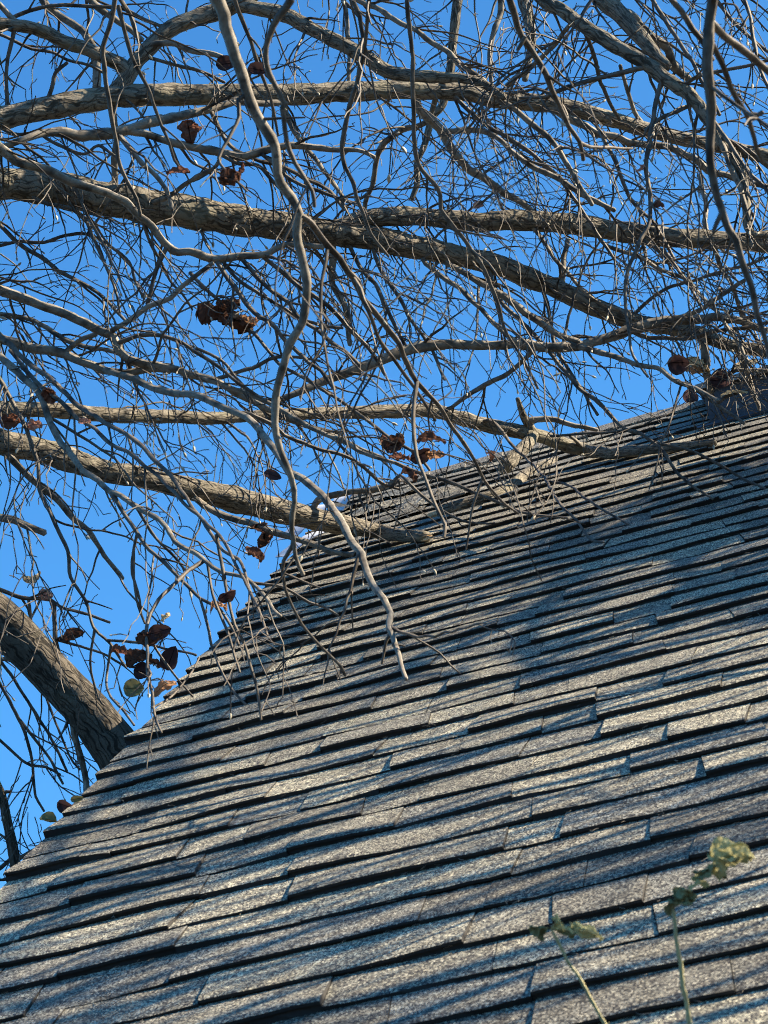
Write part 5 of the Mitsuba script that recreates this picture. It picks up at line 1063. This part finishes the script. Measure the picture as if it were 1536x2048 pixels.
for k, (c, ax, l_, w_, look) in enumerate(LEAVES):
    r_ = np.random.default_rng(700 + k)
    c = np.array(c) / 1000
    big, small = max(l_, w_) / 1000, min(l_, w_) / 1000
    if w_ > l_:
        ax = np.cross(ax, FWD)
    if look in 'btrcp':
        V, F, uv = shrivelled(c, np.array(ax, float), big * 1.15, small * 1.25, r_)
    else:
        V, F, uv = leaf(c, ax, big * 1.05, small * 1.05, r_)
    put(f'{TREE}__dead_leaf', (V, F), f'leaf_look_{look}', True, uv)
labels[bud_mesh.put(f'{TREE}__buds', 'bud_fur')] = {'kind': 'stuff'}

# second, slender tree beyond the rake edge
for k, (name, pts, rad) in enumerate(SLENDER):
    p, r = curve(np.array(pts, float).reshape(-1, 3) / 1000, np.array(rad) / 1e4, 0.02)
    v, f, uv = tube(p, r, 10, 0.05, k * .9)
    put(f'slender_tree__{name}', (v, f), 'trunk_bark' if name == 'trunk' else 'twig_bark', True, uv)
r_ = np.random.default_rng(91)
sm = Mesh()
for k in range(26):
    name, pts, rad = SLENDER[1 + k % 6]
    q = np.array(pts, float).reshape(-1, 3) / 1000
    q = q[r_.integers(len(q))]
    grow(q, np.array([r_.normal(0, .7), r_.normal(0, .5), r_.normal(0, .5)]), r_.uniform(.05, .16), .0018, 1, sm, r_, .04)
labels[sm.put('slender_tree__fine_twigs', 'twig_bark')] = {'kind': 'stuff'}
tag('slender_tree', 'thin dark sapling trunk rising behind the roof at the lower left', 'tree')

# broken limb lying on the shingles
p, r = curve(np.array(LOG[0], float).reshape(-1, 3) / 1000, np.array(LOG[1]) / 1e4, 0.012)
v, f, uv = tube(p, r, 18, 0.06, 4.4)
put('fallen_limb__limb', (v, f), 'limb_bark', True, uv)
r_ = np.random.default_rng(17)
d0 = (p[0] - p[3]) / np.linalg.norm(p[0] - p[3])
for k in range(7):                                                     # splintered end
    a = np.cross(d0, r_.normal(size=3))
    a /= np.linalg.norm(a)
    b0 = p[0] + a * r[0] * r_.uniform(0, .75)
    v, f, uv = tube([b0, b0 + d0 * r_.uniform(.02, .05) + a * .004], [r[0] * r_.uniform(.2, .4), .001], 5)
    put('fallen_limb__splinter', (v, f), 'fresh_wood', False, uv)
for k in range(6):
    q = int(r_.integers(len(p) // 3, len(p)))
    m = Mesh()
    grow(p[q] + NORMAL * r[q] * .7, NORMAL * .9 + np.array([r_.uniform(-.6, .9), 0, 0]) + SLOPE * r_.normal(0, .5), r_.uniform(.12, .35), .0035, 1, m, r_, .10)
    if m.v:
        m.put('fallen_limb__twig', 'twig_bark')
tag('fallen_limb', 'pale broken limb lying on the shingles just below the ridge', 'broken limb')
# splintered end of the limb that struck the roof
pb = np.array([q for q in BRANCHES if q[0] == 'limb'][5][2], float).reshape(-1, 3) / 1000
rb = np.array([q for q in BRANCHES if q[0] == 'limb'][5][3])[-1] / 1e4
d0 = (pb[-1] - pb[-2]) / np.linalg.norm(pb[-1] - pb[-2])
for k in range(9):
    a = np.cross(d0, r_.normal(size=3))
    a /= np.linalg.norm(a)
    b0 = pb[-1] + a * rb * r_.uniform(0, .85) - d0 * .01
    v, f, uv = tube([b0, b0 + d0 * r_.uniform(.02, .05)], [rb * r_.uniform(.2, .42), .0012], 5)
    put(f'{TREE}__splinter', (v, f), 'fresh_wood', False, uv)

# withered canes standing in front of the eave
for key, data, spots, lab in (('withered_cane', STEM_A, STEM_A_LEAVES, 'taller dried cane at the lower right with a crumpled yellow leaf on top'), ('withered_cane', STEM_B, STEM_B_LEAVES, 'shorter dried cane with a drooping shrivelled leaf, left of the taller cane')):
    key = 'withered_cane' if 'withered_cane' not in labels else 'withered_cane_001'
    P = np.array(data[0], float).reshape(-1, 3) / 1000
    R_ = np.array(data[1]) / 1e4
    end = P[-1].copy()
    dr_ = P[-1] - P[-2]
    dr_ /= np.linalg.norm(dr_)
    g1 = end + dr_ * .5
    P = np.vstack([P, g1, [g1[0] + dr_[0] * .3, g1[1] + .02, 0.9], [g1[0] + dr_[0] * .4, g1[1] + .03, -0.05]])
    R_ = np.r_[R_, R_[-1] * 1.1, R_[-1] * 1.3, R_[-1] * 1.5]
    p, r = curve(P, R_, 0.006)
    s = np.r_[0, np.cumsum(np.linalg.norm(np.diff(p, axis=0), axis=1))]
    node = np.abs(((s + .01) / .026) % 1 - .5) * 2
    r = r * (1 + 0.55 * np.clip(node - .78, 0, 1) / .22 * .6)
    zig = np.sin(np.floor((s + .01) / .026 + .5) * 2.4)
    v, f, uv = tube(p + RIGHT * (zig * .0006)[:, None], r, 9, .05, 2.2)
    put(f'{key}__stem', (v, f), 'cane_green', True, uv)
    r_ = np.random.default_rng(41 + len(P))
    for k in range(5):
        q = int((k + 1) * .026 * 1.4 / .006)
        if q < len(p):
            a = RIGHT * r_.choice([-1, 1]) + r_.normal(0, .3, 3)
            v, f, uv = tube([p[q], p[q] + a * r[q] * 1.6 + UP * .002], [r[q] * .7, .0006], 5)
            put(f'{key}__thorn_bud', (v, f), 'cane_green', True, uv)
    spots = np.array(spots) / 1000
    if key == 'withered_cane':
        stalk, sr = curve(np.vstack([p[0], spots]), np.linspace(.0016, .0008, len(spots) + 1), .006)
        sizes = [(.026, .018, 'o'), (.030, .016, 'o'), (.026, .012, 'w'), (.026, .014, 'o'), (.032, .012, 'w'), (.042, .036, 'w')]
    else:
        stalk, sr = curve(np.vstack([p[0], spots[:4]]), np.linspace(.0012, .0007, 5), .006)
        sizes = [(.012, .006, 'w'), (.024, .009, 'w'), (.022, .010, 'o'), (.034, .018, 'w'), (.020, .012, 'o')]
    v, f, uv = tube(stalk, sr, 5)
    put(f'{key}__stalk', (v, f), 'cane_green', True, uv)
    for (L_, W_, look), c in zip(sizes, spots):
        ax = RIGHT * r_.uniform(.6, 1) + UP * r_.normal(0.15, .35)
        for rep in range(2):
            V, F, uv = shrivelled(c + r_.normal(0, L_ * .12, 3), ax + r_.normal(0, .45, 3), L_ * r_.uniform(.8, 1.15), W_ * r_.uniform(.7, 1.15), r_)
            put(f'{key}__leaf', (V, F), f'leaf_look_{look}', True, uv)
    tag(key, lab, 'dried plant')

# leaves and litter lying on the roof
for key, u, v, h, look, lab, L_, W_, an in (('fallen_leaf', 1.385, VR - .01, .045, 'k', 'curled dark leaf standing on the ridge left of the metal box', .07, .06, 1.2), ('fallen_leaf_001', 1.62, VR - .70, .212, 'c', 'pale cream leaf lying on the left end of the metal box', .10, .028, .1)):
    c = roof(u, v, 0) + np.array([0, 0, h])
    V, F, uv = leaf(c, np.array([math.cos(an), .1, math.sin(an)]), L_, W_, np.random.default_rng(3), .8)
    put(key, (V, F), f'leaf_look_{look}', True, uv)
    tag(key, lab, 'leaf')
lm = Mesh()
r_ = np.random.default_rng(77)
for k in range(520):
    row = int(r_.integers(-3, 26))
    u = r_.uniform(0, 2.9)
    b0 = roof(u, row * EXPO - r_.uniform(.001, .010), .008)
    pts = [b0]
    d = np.array([r_.choice([-1, 1]), 0, 0]) + .5 * r_.normal(size=3)
    for q in range(3):
        d = d / np.linalg.norm(d) + .5 * r_.normal(size=3)
        d -= NORMAL * (d @ NORMAL) * .8
        pts.append(pts[-1] + d / np.linalg.norm(d) * r_.uniform(.002, .007) + NORMAL * r_.uniform(-.0003, .0012))
    v, f, uv = tube(pts, [r_.uniform(.0003, .0008)] * 4, 4)
    lm.add(v, f, uv)
lm.put('leaf_litter', 'branch_bark')
tag('leaf_litter', 'tiny twigs and lint caught under the shingle edges', 'litter', kind='stuff')
